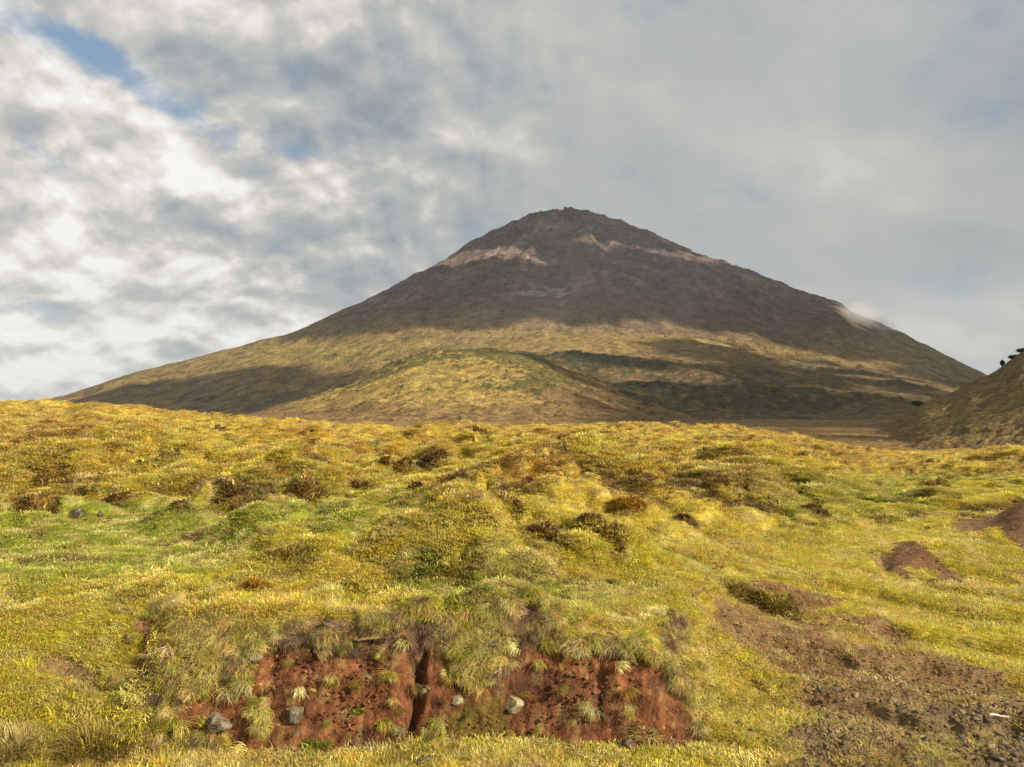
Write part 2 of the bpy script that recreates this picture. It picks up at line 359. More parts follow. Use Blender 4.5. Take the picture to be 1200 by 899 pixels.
    gm = (.95 * ell(px, py, 180, 640, 330, 36) + .8 * ell(px, py, 60, 665, 200, 45) + .9 * ell(px, py, 930, 600, 230, 26) + .8 * ell(px, py, 560, 715, 140, 20) + .6 * ell(px, py, 480, 615, 120, 40)
          + .8 * ell(px, py, 1100, 560, 130, 18) + .5 * ell(px, py, 640, 530, 140, 14) + .6 * ell(px, py, 830, 810, 30, 40) + .4 * ell(px, py, 760, 690, 120, 30) + .8 * ell(px, py, 330, 590, 60, 10))
    c = mixc(c, green, np.clip(sst(gm + .6 * n2 + .35 * n1, .25, .85), 0, 1) * .9)
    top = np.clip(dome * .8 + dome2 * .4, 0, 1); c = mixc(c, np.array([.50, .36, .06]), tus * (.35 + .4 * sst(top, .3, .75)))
    om = sst(n1 * .8 + n2 * .5 + (rid - .5) * .9, .30, .6) * tus
    c = mixc(c, orange, om * .75)
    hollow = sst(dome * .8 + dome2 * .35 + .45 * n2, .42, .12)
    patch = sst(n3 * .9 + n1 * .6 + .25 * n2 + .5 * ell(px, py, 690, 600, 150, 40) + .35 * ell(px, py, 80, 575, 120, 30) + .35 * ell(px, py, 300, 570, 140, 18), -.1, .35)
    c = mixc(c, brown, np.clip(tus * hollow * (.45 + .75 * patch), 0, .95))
    c = mixc(c, np.array([.20, .125, .045]), tus * patch * .55)
    c = mixc(c, pale, sst(n2, .35, .6) * (1 - tus) * .4)
    c = mixc(c, np.array([.15, .09, .04]), np.clip(edge * (.55 + .6 * n2), 0, .9)); c = mixc(c, np.array([.14, .09, .04]), .7 * np.exp(-(rx_ / 62) ** 2 - (ry_ / 8) ** 2) * sst(n2 + nx, -.2, .2))
    n4 = fbm(x * 5.5, Y * 5.5, 141, 3); c = mixc(c, np.array([.50, .41, .17]), sst(n4 + .3 * n2, .1, .4) * .55 * (1 - tus * .5))
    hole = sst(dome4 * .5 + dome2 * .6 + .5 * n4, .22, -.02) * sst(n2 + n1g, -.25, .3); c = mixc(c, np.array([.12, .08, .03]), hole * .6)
    dh = sst(fbm(x * 2.6 + 9, Y * 3.4, 151, 3), .34, .46); c = mixc(c, np.array([.11, .07, .035]), dh * .75 * sst(n1, -.3, .3))
    # brown moor beyond the crest
    fn = fbm(x / 14, Y / 22, 165, 4, .6); c = mixc(c, mixc(np.broadcast_to(np.array([.22, .145, .06]), x.shape + (3,)), np.array([.11, .07, .035]), sst(fn, -.1, .35)), sst(r, 75, 140) * .92)
    # bank colours: peat on top, red cinder below
    red = mixc(np.broadcast_to(np.array([.155, .064, .029]), x.shape + (3,)), np.array([.21, .088, .036]), sst(nf + nx * .6, .1, .5))
    peat = np.array([.15, .086, .040])
    bc = mixc(red, peat, sst(f + .14 * ny + .07 * nf, .56, .70)); bc = mixc(bc, np.array([.21, .085, .04]), .7 * np.exp(-((f + .1 * nx - .42) / .06) ** 2))
    fq = fbm(x * 30, Y * 30 + f * 14, 171, 3, .7); bc = bc * (1 + .75 * fq[..., None]); bc = mixc(bc, np.array([.055, .03, .02]), .4 * sst(fbm(x * 3.2, f * 3 + x * .7, 175, 4), .1, .35)); bc = mixc(bc, np.array([.26, .18, .08]), .5 * sst(fbm(x * 12, f * 8, 177, 3), .3, .45))
    bc = mixc(bc, np.array([.13, .12, .02]), .6 * sst(ell(px, py, 560, 850, 50, 40) + .3 * nf, .4, .7))
    dirt = mixc(np.broadcast_to(np.array([.25, .16, .072]), x.shape + (3,)), np.array([.20, .14, .066]), sst(py + 40 * nx, 760, 860))
    dirt = mixc(dirt, np.array([.16, .078, .042]), np.clip(ell(px, py, 1090, 655, 90, 30) + .8 * ell(px, py, 1200, 620, 60, 30) + .7 * ell(px, py, 930, 790, 60, 40) + ell(px, py, 900, 700, 40, 16), 0, 1) * .8)
    dirt = mixc(dirt, np.array([.15, .112, .062]), grav)
    bankz = ((x > -2.7) & (x < 1.45) & (f < .95))[..., None]
    sc_ = np.where(bankz, bc, dirt)
    c = mixc(c, sc_, soil)
    # roadside strip at the foot of the bank: thin turf over stony soil
    foot = (1 - sst(f, -.25, 0)) * sst(px, 250, 350) * (1 - sst(px, 820, 900))
    c = mixc(c, np.array([.15, .11, .045]), foot * sst(nf + n2, -.1, .4) * .8)
    c = mixc(c, dirt, right_road * .55)
    return z, np.clip(c, .005, .8), np.clip(soil, 0, 1), tus, px, py, f, grav, right_road, np.clip(hollow * patch * tus + .7 * edge, 0, 1)

def build_ground():
    fine = np.radians(np.linspace(-41, 41, 640)); rest = np.radians(np.linspace(41, 319, 60))[1:-1]
    th = np.concatenate([fine, rest])
    rr = np.concatenate([[.6, 1.5, 2.5, 3.3], np.arange(3.9, 4.85, .035), np.arange(4.85, 6.6, .0125), 6.6 * (13 / 6.6) ** np.linspace(0, 1, 190)[1:],
                         13 * (75 / 13) ** np.linspace(0, 1, 290)[1:], 75 * (300 / 75) ** np.linspace(0, 1, 110)[1:], 300 * (1300 / 300) ** np.linspace(0, 1, 110)[1:], 1300 * (7800 / 1300) ** np.linspace(0, 1, 20)[1:]])
    # rings are straight lines of equal forward distance inside the view, arcs behind
    T, D = np.meshgrid(th, rr); k = np.where(np.cos(T) > .7, 1 / np.maximum(np.cos(T), .7), 1 / .7)
    k = 1 + (k - 1) * np.clip((5200 - D) / 3000, 0, 1)
    X = np.sin(T) * D * k; Y = np.cos(T) * D * k
    g = ground(X, Y); Z = g[0]
    # the face of the bank leans and crumbles sideways a little
    V = np.stack([X, Y, Z], -1)
    f = g[6]; fm = sst(f, -.1, .1) * (1 - sst(f, .8, 1.1)) * ((X > -2.6) & (X < 1.42))
    w1, w2, _ = worley(X * 13, Z * 16 + X * 3, 61); V[..., 1] += fm * (.05 * fbm(X * 3, Z * 5, 51, 3, .5) + .018 * fbm(X * 15, Z * 22, 52, 3, .6) - .012 * sst(w2 - w1, 0, .35) + .05 * fbm(X * 1.5, Z * 2, 53, 2)); V[..., 0] += fm * .02 * fbm(X * 8 + 4, Z * 8, 55, 3)
    V[..., 1] -= .13 * np.exp(-((f - .92) / .14) ** 2) * fm * (1 + .8 * fbm(X * 3, X * 0, 57, 2))      # overhanging turf lip
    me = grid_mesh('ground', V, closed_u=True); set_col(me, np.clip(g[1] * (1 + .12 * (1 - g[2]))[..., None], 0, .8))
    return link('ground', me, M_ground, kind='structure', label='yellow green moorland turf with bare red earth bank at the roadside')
build_ground()

# ------------------------------------------------------------ hills and the volcano
def interp_s(x, xs, ys, w=6):
    s = 0
    for k in (-1, -.5, 0, .5, 1): s = s + np.interp(x + k * w, xs, ys)
    return s / 5
class Hill:
    def __init__(s, pts, yc, y0, y1, base, pw=1.0, sm=6):
        s.xs, s.ys = zip(*pts); s.yc, s.y0, s.y1, s.base, s.pw, s.sm = yc, y0, y1, base, pw, sm; s.c = None
        a = np.linspace(-.9, 1.3, 600); t = np.linspace(0, 1, 200)
        A, T = np.meshgrid(a, t); Y = s.y0 + (s.yc - s.y0) * T * 1.3
        z = s.raw(A * Y, Y); sil = ((z - EYE) / Y).max(0); tgt = s.tgt(a)
        pos = (tgt * s.yc - s.base + EYE) > 1
        s.ca = a; s.c = np.where(pos, np.clip((tgt + (EYE - s.base) / s.yc) / np.maximum(sil + (EYE - s.base) / s.yc, 1e-4), .3, 1.5), 1)
    def tgt(s, a): return (HY - interp_s(600 + F * a, s.xs, s.ys, s.sm)) / F
    def raw(s, x, Y):
        a = x / np.maximum(Y, 1); top = s.tgt(a) * s.yc + EYE
        t = np.where(Y < s.yc, (Y - s.y0) / (s.yc - s.y0), (s.y1 - Y) / (s.y1 - s.yc)); t = np.clip(t, 0, 1)
        p = np.sin(t * math.pi / 2) ** 1.6 if s.pw == 0 else (t ** s.pw) * (1.0 + .35 * (1 - t) * t)
        return s.base + np.maximum(top - s.base, 0) * p
    def __call__(s, x, Y):
        z = s.raw(x, Y)
        if s.c is not None: z = s.base + (z - s.base) * np.interp(x / np.maximum(Y, 1), s.ca, s.c)
        return z
VX = [(-400, 640), (-100, 515), (0, 487), (40, 473), (130, 445), (200, 426), (260, 412), (300, 401), (340, 390), (400, 362), (460, 333), (500, 311), (540, 290), (560, 279), (575, 270), (600, 259), (620, 250), (640, 246), (660, 243), (690, 248), (720, 256), (745, 264), (780, 280), (820, 297), (860, 310), (900, 325), (940, 340), (968, 348), (985, 353), (1000, 366), (1020, 374), (1040, 380), (1060, 388), (1100, 410), (1155, 437), (1300, 500), (1500, 560)]
class Volcano(Hill):
    CR = [0, 280, 550, 740, 920, 1110, 1290, 1430, 1610, 1850, 2030, 2280, 2860, 3400, 6000]
    CH = [1116, 1050, 925, 835, 755, 700, 640, 590, 520, 420, 340, 270, 60, -60, -400]
    def raw(s, x, Y):
        a = x / s.yc; H = s.tgt(a) * s.yc + EYE                               # height wanted in the summit's own cross-section
        u = np.interp(-H, -np.array(s.CH), s.CR)
        v = (s.yc - Y) * np.where(Y < s.yc, 1.6, 1.1)
        # the shape narrows with its own depth, so the flanks stay round
        return np.interp(np.hypot(u, v), s.CR, s.CH)
volcano = Volcano(VX, 4000, 2050, 6300, -60, sm=4)
front_hill = Hill([(-100, 520), (230, 500), (270, 490), (330, 475), (400, 453), (440, 434), (470, 419), (500, 411), (540, 408), (580, 407), (625, 413), (680, 436), (740, 460), (800, 480), (850, 492), (900, 500), (1300, 520)], 1150, 640, 1900, -8, 1.0, 14)
side_hill = Hill([(100, 520), (380, 470), (450, 432), (520, 408), (600, 399), (680, 393), (760, 393), (830, 399), (880, 409), (930, 420), (990, 430), (1060, 438), (1120, 447), (1170, 457), (1300, 480), (1500, 520)], 1950, 900, 3200, -8, .85, 16)
right_hill = Hill([(700, 522), (890, 512), (960, 508), (1017, 502), (1047, 492), (1067, 481), (1083, 471), (1117, 460), (1133, 449), (1167, 435), (1200, 411), (1260, 380), (1400, 320), (1600, 290), (1800, 300)], 330, 85, 640, -5, .9, 5)

def fan(pa, pb, n, Y):
    a = (np.linspace(pa, pb, n) - 600) / F; A, D = np.meshgrid(a, Y); return A * D, D

def build_volcano():
    Y = np.concatenate([np.linspace(2050, 4150, 430), np.linspace(4150, 6300, 24)[1:]])
    X, D = fan(-130, 1420, 760, Y); Z = volcano(X, D); px, py = pix(X, D, Z)
    cx = X - 277; ang = np.arctan2(cx, 4000 - D); rho = np.hypot(cx, D - 4000)
    hf = sst(Z, -20, 160)
    gul = ridged(ang * 9 + .25 * fbm(X / 300, D / 300, 5, 3), rho / 900, 31, 5, .55)
    rock = ridged(X / 130, D / 130, 35, 5, .6); up = sst(Z, 350, 700)
    Z2 = Z + hf * (gul * (16 + 12 * up) + rock * (5 + 6 * up) + 7 * fbm(X / 60, D / 60, 37, 4, .6) * (.5 + up) + 14 * fbm(X / 420, D / 420, 39, 3))
    Z2 += hf * (.3 + up) * 3.5 * fbm(X / 22, D / 22, 44, 3, .7)
    Z2 += 18 * ell(px, py, 715, 300, 40, 26, 15) + 20 * ell(px, py, 705, 330, 22, 30) - 26 * ell(px, py, 655, 325, 26, 30) - 22 * ell(px, py, 640, 290, 18, 25, 20)
    Z2 += 18 * ell(px, py, 560, 287, 22, 14) - hf * 12
    n = fbm(X / 160, D / 160, 45, 5, .6); n2 = fbm(X / 45, D / 45, 47, 4, .6); st = fbm(ang * 22, rho / 1500, 49, 4, .6)
    rockc = np.array([.15, .108, .094]); rock2 = np.array([.26, .20, .16]); olive = np.array([.28, .19, .065]); oliv2 = np.array([.19, .155, .05]); scrub = np.array([.085, .078, .038])
    c = mixc(np.broadcast_to(rockc, X.shape + (3,)), rock2, sst(n + .5 * n2, -.1, .5))
    c = mixc(c, np.array([.24, .20, .175]), sst(rock + .3 * n2, .45, .8) * up * .5)
    c = mixc(c, np.array([.10, .064, .052]), sst(st, .1, .4) * .5)
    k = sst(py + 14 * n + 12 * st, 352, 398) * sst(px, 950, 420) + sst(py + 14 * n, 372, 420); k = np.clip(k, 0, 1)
    c = mixc(c, np.array([.18, .12, .065]), sst(py + 16 * n + 18 * st, 318, 372) * .6)
    c = mixc(c, olive, k * .9); c = mixc(c, oliv2, k * sst(n2 - .4 * n, .0, .4) * .6)
    c = mixc(c, scrub, k * sst(py, 420, 462) * sst(px, 700, 300) * sst(n2 + .3 * n, -.25, .3) * .65)
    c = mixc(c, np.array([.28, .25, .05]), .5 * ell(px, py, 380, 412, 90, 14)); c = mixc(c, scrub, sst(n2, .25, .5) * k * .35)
    c = mixc(c, np.array([.36, .32, .29]), np.clip(1.2 * sst(ell(px, py, 640, 337, 40, 4.5, -4) + .35 * n2, .35, .8) + .4 * sst(ell(px, py, 652, 331, 12, 6) + .3 * n2, .4, .7), 0, .8))
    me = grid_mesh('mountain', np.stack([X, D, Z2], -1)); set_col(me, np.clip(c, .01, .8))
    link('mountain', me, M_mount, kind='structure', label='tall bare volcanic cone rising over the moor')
build_volcano()

def build_front_hill():
    X, D = fan(60, 1010, 420, np.concatenate([np.linspace(620, 1250, 240), np.linspace(1250, 1900, 16)[1:]]))
    Z = front_hill(X, D); px, py = pix(X, D, Z); hf = sst(Z, -8, 10)
    n = fbm(X / 40, D / 40, 5, 5, .55); n2 = fbm(X / 9, D / 9, 9, 4, .6); rg = ridged(X / 70 + D / 160, D / 110, 15, 4)
    b1, b2, rid = worley(X / 7, D / 9, 5); bush = np.clip(1 - (b1 / .6) ** 2, 0, 1)
    gm = np.clip(ell(px, py, 480, 425, 50, 10, -20) + ell(px, py, 600, 418, 70, 13, 12) + ell(px, py, 610, 447, 50, 10) + ell(px, py, 540, 412, 120, 7) + .6 * ell(px, py, 420, 447, 40, 10, -25) + .3 * ell(px, py, 700, 450, 60, 14, 20), 0, 1)
    dark = sst(.8 * gm + .75 * n2 + .5 * n + .35 * bush, .62, .85)
    Z2 = Z + hf * (4 * n + 4.0 * rg + 1.6 * n2) + 2.4 * bush * (.3 + .7 * dark) - hf * 3.5
    c = mixc(np.broadcast_to(np.array([.36, .255, .075]), X.shape + (3,)), np.array([.25, .18, .05]), sst(n2 + .5 * n, -.1, .4))
    c = mixc(c, np.array([.36, .29, .08]), sst(n, .1, .5) * .5)
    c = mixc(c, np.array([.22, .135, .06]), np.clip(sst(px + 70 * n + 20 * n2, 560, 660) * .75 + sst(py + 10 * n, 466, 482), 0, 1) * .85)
    c = mixc(c, np.array([.115, .105, .032]), dark * (.6 + .4 * sst(bush, .1, .5))); c = mixc(c, np.array([.09, .07, .03]), sst(n2, .3, .5) * .6 * sst(bush, .1, .5))
    me = grid_mesh('hill', np.stack([X, D, Z2], -1)); set_col(me, np.clip(c, .01, .8))
    link('hill', me, M_hill, kind='structure', label='low golden hill with dark scrub on top in front of the mountain')
build_front_hill()

def build_side_hill():
    X, D = fan(200, 1420, 460, np.concatenate([np.linspace(880, 2050, 260), np.linspace(2050, 3200, 16)[1:]]))
    Z = side_hill(X, D); px, py = pix(X, D, Z); hf = sst(Z, -8, 25)
    n = fbm(X / 90, D / 90, 5, 5, .55); n2 = fbm(X / 18, D / 18, 9, 4, .6); rg = ridged(X / 160 + D / 260, D / 240, 15, 4)
    b1, b2, rid = worley(X / 15, D / 19, 5); bush = np.clip(1 - (b1 / .6) ** 2, 0, 1)
    gm = np.clip(1.0 * ell(px, py, 698, 419, 40, 9) + .9 * ell(px, py, 765, 425, 50, 8) + .9 * ell(px, py, 830, 462, 110, 22) + .6 * ell(px, py, 940, 468, 60, 16) + .6 * ell(px, py, 640, 438, 60, 12) + .5 * ell(px, py, 1000, 480, 60, 8) + .5 * ell(px, py, 740, 455, 60, 12), 0, 1)
    dark = sst(.85 * gm + .7 * n2 + .5 * n + .3 * bush, .60, .9)
    Z2 = Z + hf * (9 * n + 12 * rg + 2.4 * n2) + 3.0 * bush * (.3 + .7 * dark) * hf - hf * 7
    c = mixc(np.broadcast_to(np.array([.25, .175, .07]), X.shape + (3,)), np.array([.19, .12, .055]), sst(n2 + .5 * n, -.1, .4))
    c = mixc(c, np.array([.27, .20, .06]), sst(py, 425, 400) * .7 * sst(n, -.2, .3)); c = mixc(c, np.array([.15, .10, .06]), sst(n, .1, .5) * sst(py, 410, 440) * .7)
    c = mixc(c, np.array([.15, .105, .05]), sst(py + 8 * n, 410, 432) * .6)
    c = mixc(c, np.array([.075, .082, .042]), dark * (.65 + .35 * sst(bush, .1, .5))); c = mixc(c, np.array([.07, .06, .03]), .5 * sst(bush, .2, .6) * sst(py, 405, 430))
    c = mixc(c, np.array([.28, .25, .20]), sst(n2 - bush, .35, .5) * .35 * sst(py, 420, 450))
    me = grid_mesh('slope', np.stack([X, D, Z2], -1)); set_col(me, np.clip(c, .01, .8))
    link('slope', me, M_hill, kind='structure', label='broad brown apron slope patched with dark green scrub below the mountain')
build_side_hill()

def build_right_hill():
    X, D = fan(680, 1750, 560, np.concatenate([np.linspace(84, 350, 300), np.linspace(350, 640, 16)[1:]]))
    Z = right_hill(X, D); px, py = pix(X, D, Z); hf = sst(Z, -5, -2)
    n = fbm(X / 14, D / 14, 5, 5, .55); n2 = fbm(X / 2.4, D / 2.4, 9, 4, .6)
    b1, b2, rid = worley((X + .35 * D) / 3.4, D / 2.6, 5); bush = np.clip(1 - (b1 / .75) ** 2, 0, 1) * (.3 + rid)
    Z2 = Z + hf * (.7 * n + .35 * n2 + .5 * bush + .35 * fbm(X / .9, D / .9, 19, 3) - .8)
    c = mixc(np.broadcast_to(np.array([.22, .155, .06]), X.shape + (3,)), np.array([.13, .10, .04]), sst(n2 + .5 * n, -.1, .4))
    c = mixc(c, np.array([.10, .07, .03]), sst(bush, .25, .02) * .65); c = mixc(c, np.array([.17, .11, .05]), sst(Z + .6 * n, -.5, -3) * .7)
    me = grid_mesh('hill', np.stack([X, D, Z2], -1)); set_col(me, np.clip(c, .01, .8))
    link('hill', me, M_hillr, kind='structure', label='steep olive hillside in cloud shade at the right edge')
    return
build_right_hill()

# ------------------------------------------------------------ grass, moss and stones that nobody could count
def blades(n, rad, lmin, lmax, wid, lean, seed, droop=0.0, direction=None, curl=.5):
    """a tuft: n tapering blades, each two segments, leaning outwards"""
    rg = np.random.RandomState(seed); v = []; q = []
    for i in range(n):
        a = rg.rand() * 2 * math.pi; rr = rad * math.sqrt(rg.rand()); bx, by = rr * math.cos(a), rr * math.sin(a)
        L = lmin + (lmax - lmin) * rg.rand(); h = a + rg.randn() * .7 if direction is None else direction + rg.randn() * .5
        le = lean * (.4 + .9 * rg.rand()); dx, dy = math.cos(h), math.sin(h); sx, sy = -dy * wid / 2, dx * wid / 2
        pts = []; ang = le * .6
        x, y, z = bx, by, -.01
        for k, sg in enumerate((.4, .35, .25)):
            pts.append((x, y, z)); x += dx * math.sin(ang) * L * sg; y += dy * math.sin(ang) * L * sg; z += math.cos(ang) * L * sg; ang += curl * (le + droop)
        pts.append((x, y, z)); b = len(v)
        for k, ww in enumerate((1, .85, .55)):
            p = pts[k]; v += [(p[0] - sx * ww, p[1] - sy * ww, p[2]), (p[0] + sx * ww, p[1] + sy * ww, p[2])]
        v.append(pts[3]); v.append(pts[3])
        q += [(b, b + 1, b + 3, b + 2), (b + 2, b + 3, b + 5, b + 4), (b + 4, b + 5, b + 7, b + 6)]
    v = np.array(v); v[7::8, 0] += wid * .12
    return raw_mesh('tuft', v, np.array(q), smooth=False)
def chips(seed, n=1):
    rg = np.random.RandomState(seed); v = []; q = []
    import bmesh
    bm = bmesh.new(); bmesh.ops.create_icosphere(bm, subdivisions=1, radius=1.0)
    for w in bm.verts:
        w.co *= .75 + .5 * rg.rand(); w.co.z *= .65; w.co.x *= 1.15
    me = bpy.data.meshes.new('chip'); bm.to_mesh(me); bm.free(); return me
src = bpy.data.collections.new('tuft_sources'); srcs = {}
def add_src(cn, meshes, mat):
    c = bpy.data.collections.new(cn)
    for i, me in enumerate(meshes):
        me.materials.append(mat); o = bpy.data.objects.new('%s_%02d' % (cn, i), me); c.objects.link(o)
    srcs[cn] = (c, len(meshes))
add_src('short_grass', [blades(56, .075, .012, .030, .0045, 1.9, i, curl=.3) for i in range(6)], M_blade)
add_src('long_grass', [blades(60, .07, .06, .15, .0042, 1.2, 20 + i, curl=.6) for i in range(6)], M_blade)
add_src('hanging_grass', [blades(46, .05, .10, .24, .0045, 1.0, 40 + i, droop=.7, direction=-math.pi / 2, curl=.75) for i in range(5)], M_blade)
add_src('mid_grass', [blades(70, .15, .022, .052, .009, 1.9, 60 + i, curl=.3) for i in range(6)], M_blade)
add_src('far_grass', [blades(60, .32, .04, .10, .022, 1.9, 80 + i, curl=.3) for i in range(6)], M_blade)
add_src('stone_chip', [chips(i) for i in range(6)], M_chip)
def scatter(name, cn, P, rot, scl, tint, label):
    me = bpy.data.meshes.new(name); n = len(P); me.vertices.add(n); me.vertices.foreach_set('co', np.ascontiguousarray(P, np.float32).ravel())
    a = me.attributes.new('rot', 'FLOAT_VECTOR', 'POINT'); a.data.foreach_set('vector', np.ascontiguousarray(rot, np.float32).ravel())
    a = me.attributes.new('scl', 'FLOAT_VECTOR', 'POINT'); a.data.foreach_set('vector', np.ascontiguousarray(scl, np.float32).ravel())
    a = me.attributes.new('idx', 'INT', 'POINT'); a.data.foreach_set('value', RNG.randint(0, srcs[cn][1], n).astype(np.int32))
    set_col(me, tint, 'tint')
    o = link(name, me, None, kind='stuff', label=label)
    g = bpy.data.node_groups.new(name, 'GeometryNodeTree'); g.interface.new_socket('Geometry', in_out='INPUT', socket_type='NodeSocketGeometry'); g.interface.new_socket('Geometry', in_out='OUTPUT', socket_type='NodeSocketGeometry')
    nn = g.nodes.new; L = g.links.new; gi = nn('NodeGroupInput'); go = nn('NodeGroupOutput'); mp = nn('GeometryNodeMeshToPoints'); ip = nn('GeometryNodeInstanceOnPoints'); ci = nn('GeometryNodeCollectionInfo')
    ci.inputs[0].default_value = srcs[cn][0]; ci.inputs['Separate Children'].default_value = True; ci.inputs['Reset Children'].default_value = True
    def att(nm, ty):
        x = nn('GeometryNodeInputNamedAttribute'); x.data_type = ty; x.inputs[0].default_value = nm; return x.outputs[0]
    er = nn('FunctionNodeEulerToRotation'); L(att('rot', 'FLOAT_VECTOR'), er.inputs[0])
    L(gi.outputs[0], mp.inputs[0]); L(mp.outputs[0], ip.inputs['Points']); L(ci.outputs[0], ip.inputs['Instance']); ip.inputs['Pick Instance'].default_value = True
    L(att('idx', 'INT'), ip.inputs['Instance Index']); L(er.outputs[0], ip.inputs['Rotation']); L(att('scl', 'FLOAT_VECTOR'), ip.inputs['Scale']); L(ip.outputs[0], go.inputs[0])
    md = o.modifiers.new('scatter', 'NODES'); md.node_group = g
    return o
def spread(n, y0, y1, half=.86, pw=1.0):
    """points evenly spread over the picture-like wedge: density falls with distance"""
    u = RNG.rand(n); Y = 1 / (1 / y0 + u * (1 / y1 - 1 / y0)) if pw == 1 else y0 * (y1 / y0) ** u
    return (RNG.rand(n) * 2 - 1) * half * Y, Y
def place(n, y0, y1, half=.86, pw=1.0):
    x, Y = spread(n, y0, y1, half, pw); g = ground(x, Y)
    return x, Y, g
def jitter(c, amt, hue=.12):
    k = np.exp(RNG.randn(len(c)) * amt)[:, None]; h = np.exp(RNG.randn(len(c), 3) * [.10, .08, .2] * hue * 8)
    return np.clip(c * k * h, .004, .85)
STRAW = np.array([.66, .54, .20])
def lay(name, cn, n, y0, y1, smin, smax, label='', soilmax=.35, pw=1, keep=None, tall=None, strawp=.2, bright=1.8, tintc=None):
    x, Y, g = place(n, y0, y1, pw=pw); z, c, soil, tus, px, py, f, grav, road, holl = g
    if not tintc: soil = np.where((px > 830) & (py > 690), soil * .45 + .1, soil); keep2 = RNG.rand(n) > .8 * np.clip(holl * 1.6, 0, 1)
    else: keep2 = True
    p = keep2 & (RNG.rand(n) > np.where(px > 830, 1.55 * soil, soil * (1 / soilmax) * .6)) & (RNG.rand(n) > .75 * road) & (soil < .75)
    if keep is not None: p &= keep(x, Y, g)
    x, Y, z, c, tus, px, py, f, holl = [q[p] for q in (x, Y, z, c, tus, px, py, f, holl)]
    n = len(x); s = smin + (smax - smin) * RNG.rand(n)
    if tall is not None: s *= tall(x, Y, px, py, tus)
    if tintc: c = np.broadcast_to(np.array(tintc), c.shape)
    t = jitter(c * bright, .26); st = RNG.rand(n) < strawp * (1 - .5 * holl); t[st] = jitter(np.broadcast_to(STRAW, (st.sum(), 3)), .15)
    rot = np.stack([RNG.randn(n) * .16, RNG.randn(n) * .16, RNG.rand(n) * 6.283], -1)
    sc3 = np.stack([s, s, s * (.8 + .4 * RNG.rand(n))], -1)
    return scatter(name, cn, np.stack([x, Y, z], -1), rot, sc3, t, label)
nearclump = lambda x, Y, px, py, tus: .8 + .5 * sst(fbm(x * 1.8, Y * 1.8, 123, 3), -.2, .5)
lay('grass', 'short_grass', 170000, 3.9, 15, .8, 1.6, pw=0, label='short turf over the near moor', tall=nearclump, strawp=.30)
lay('grass', 'long_grass', 13000, 3.9, 13, .4, .8, label='longer tufts of grass in the near turf', strawp=.35,
    keep=lambda x, Y, g: (sst(fbm(x * 1.2, Y * 1.2, 133, 4) + .9 * ell(g[4], g[5], 100, 850, 190, 60) + .7 * ell(g[4], g[5], 560, 800, 60, 40) + .5 * ell(g[4], g[5], 300, 790, 120, 30) + .4 * ell(g[4], g[5], 600, 770, 350, 25) + .3 * ell(g[4], g[5], 840, 810, 60, 50), .12, .5) > RNG.rand(len(x))))
lay('grass', 'long_grass', 5000, 3.9, 6.2, .6, 1.0, label='tall straw coloured tussock grass at the left of the bank', strawp=.5,
    keep=lambda x, Y, g: ell(g[4], g[5], 70, 850, 130, 50) + .9 * ell(g[4], g[5], 165, 830, 60, 40) > RNG.rand(len(x)) * .8)
lay('grass', 'mid_grass', 240000, 12, 36, .7, 1.5, pw=0, label='moorland grass beyond the lawn', strawp=.28, tall=lambda x, Y, px, py, tus: .75 + .35 * tus)
lay('grass', 'far_grass', 170000, 30, 95, .6, 1.4, pw=0, label='grass on the moor crest', strawp=.22, tall=lambda x, Y, px, py, tus: .7 + .2 * tus)
lay('heather_sprigs', 'mid_grass', 90000, 10, 40, .5, 1.2, pw=0, label='brown dead heather and bracken, also standing in for shade between the hummocks', strawp=0, bright=1,  # dead heather whose brown also stands for small shadows between hummocks
    keep=lambda x, Y, g: np.clip(g[9] * 2.5 + (.05 + .8 * sst(fbm(x * 1.3, Y * 1.6, 201, 4, .6), .12, .32)) * g[3], 0, 1) > RNG.rand(len(x)), tall=lambda x, Y, px, py, tus: 1.0 + .5 * RNG.rand(len(x)), tintc=[.17, .10, .042])
lay('heather_sprigs', 'far_grass', 30000, 34, 80, .5, 1.2, pw=0, label='brown heather on the far hummocks, also standing in for shade between them', strawp=0, bright=1,
    keep=lambda x, Y, g: np.clip(g[9] * 2.5 + (.02 + .6 * sst(fbm(x * .8, Y * .9, 203, 4, .6), .16, .34)) * g[3], 0, 1) > RNG.rand(len(x)), tintc=[.20, .12, .05])
lay('dead_turf', 'short_grass', 26000, 4.6, 14, .8, 1.7, pw=0, label='dead brown turf in small patches on the lawn', strawp=0, bright=1, tintc=[.20, .125, .055],
    keep=lambda x, Y, g: (sst(fbm(x * 1.9, Y * 2.4, 221, 5, .65), .14, .3) + .03) * (g[6] > .9) > RNG.rand(len(x)))
lay('dead_turf', 'mid_grass', 26000, 11, 32, .5, 1.2, pw=0, label='dead brown turf in small patches farther out', strawp=0, bright=1, tintc=[.16, .10, .045],
    keep=lambda x, Y, g: (sst(fbm(x * 1.6, Y * 2.0, 223, 5, .65), .14, .28)) > RNG.rand(len(x)))
lay('moor_scrub', 'far_grass', 26000, 95, 900, 1.5, 3.6, pw=0, label='rough brown and yellow scrub on the plain beyond the crest', strawp=.12, bright=1.3)
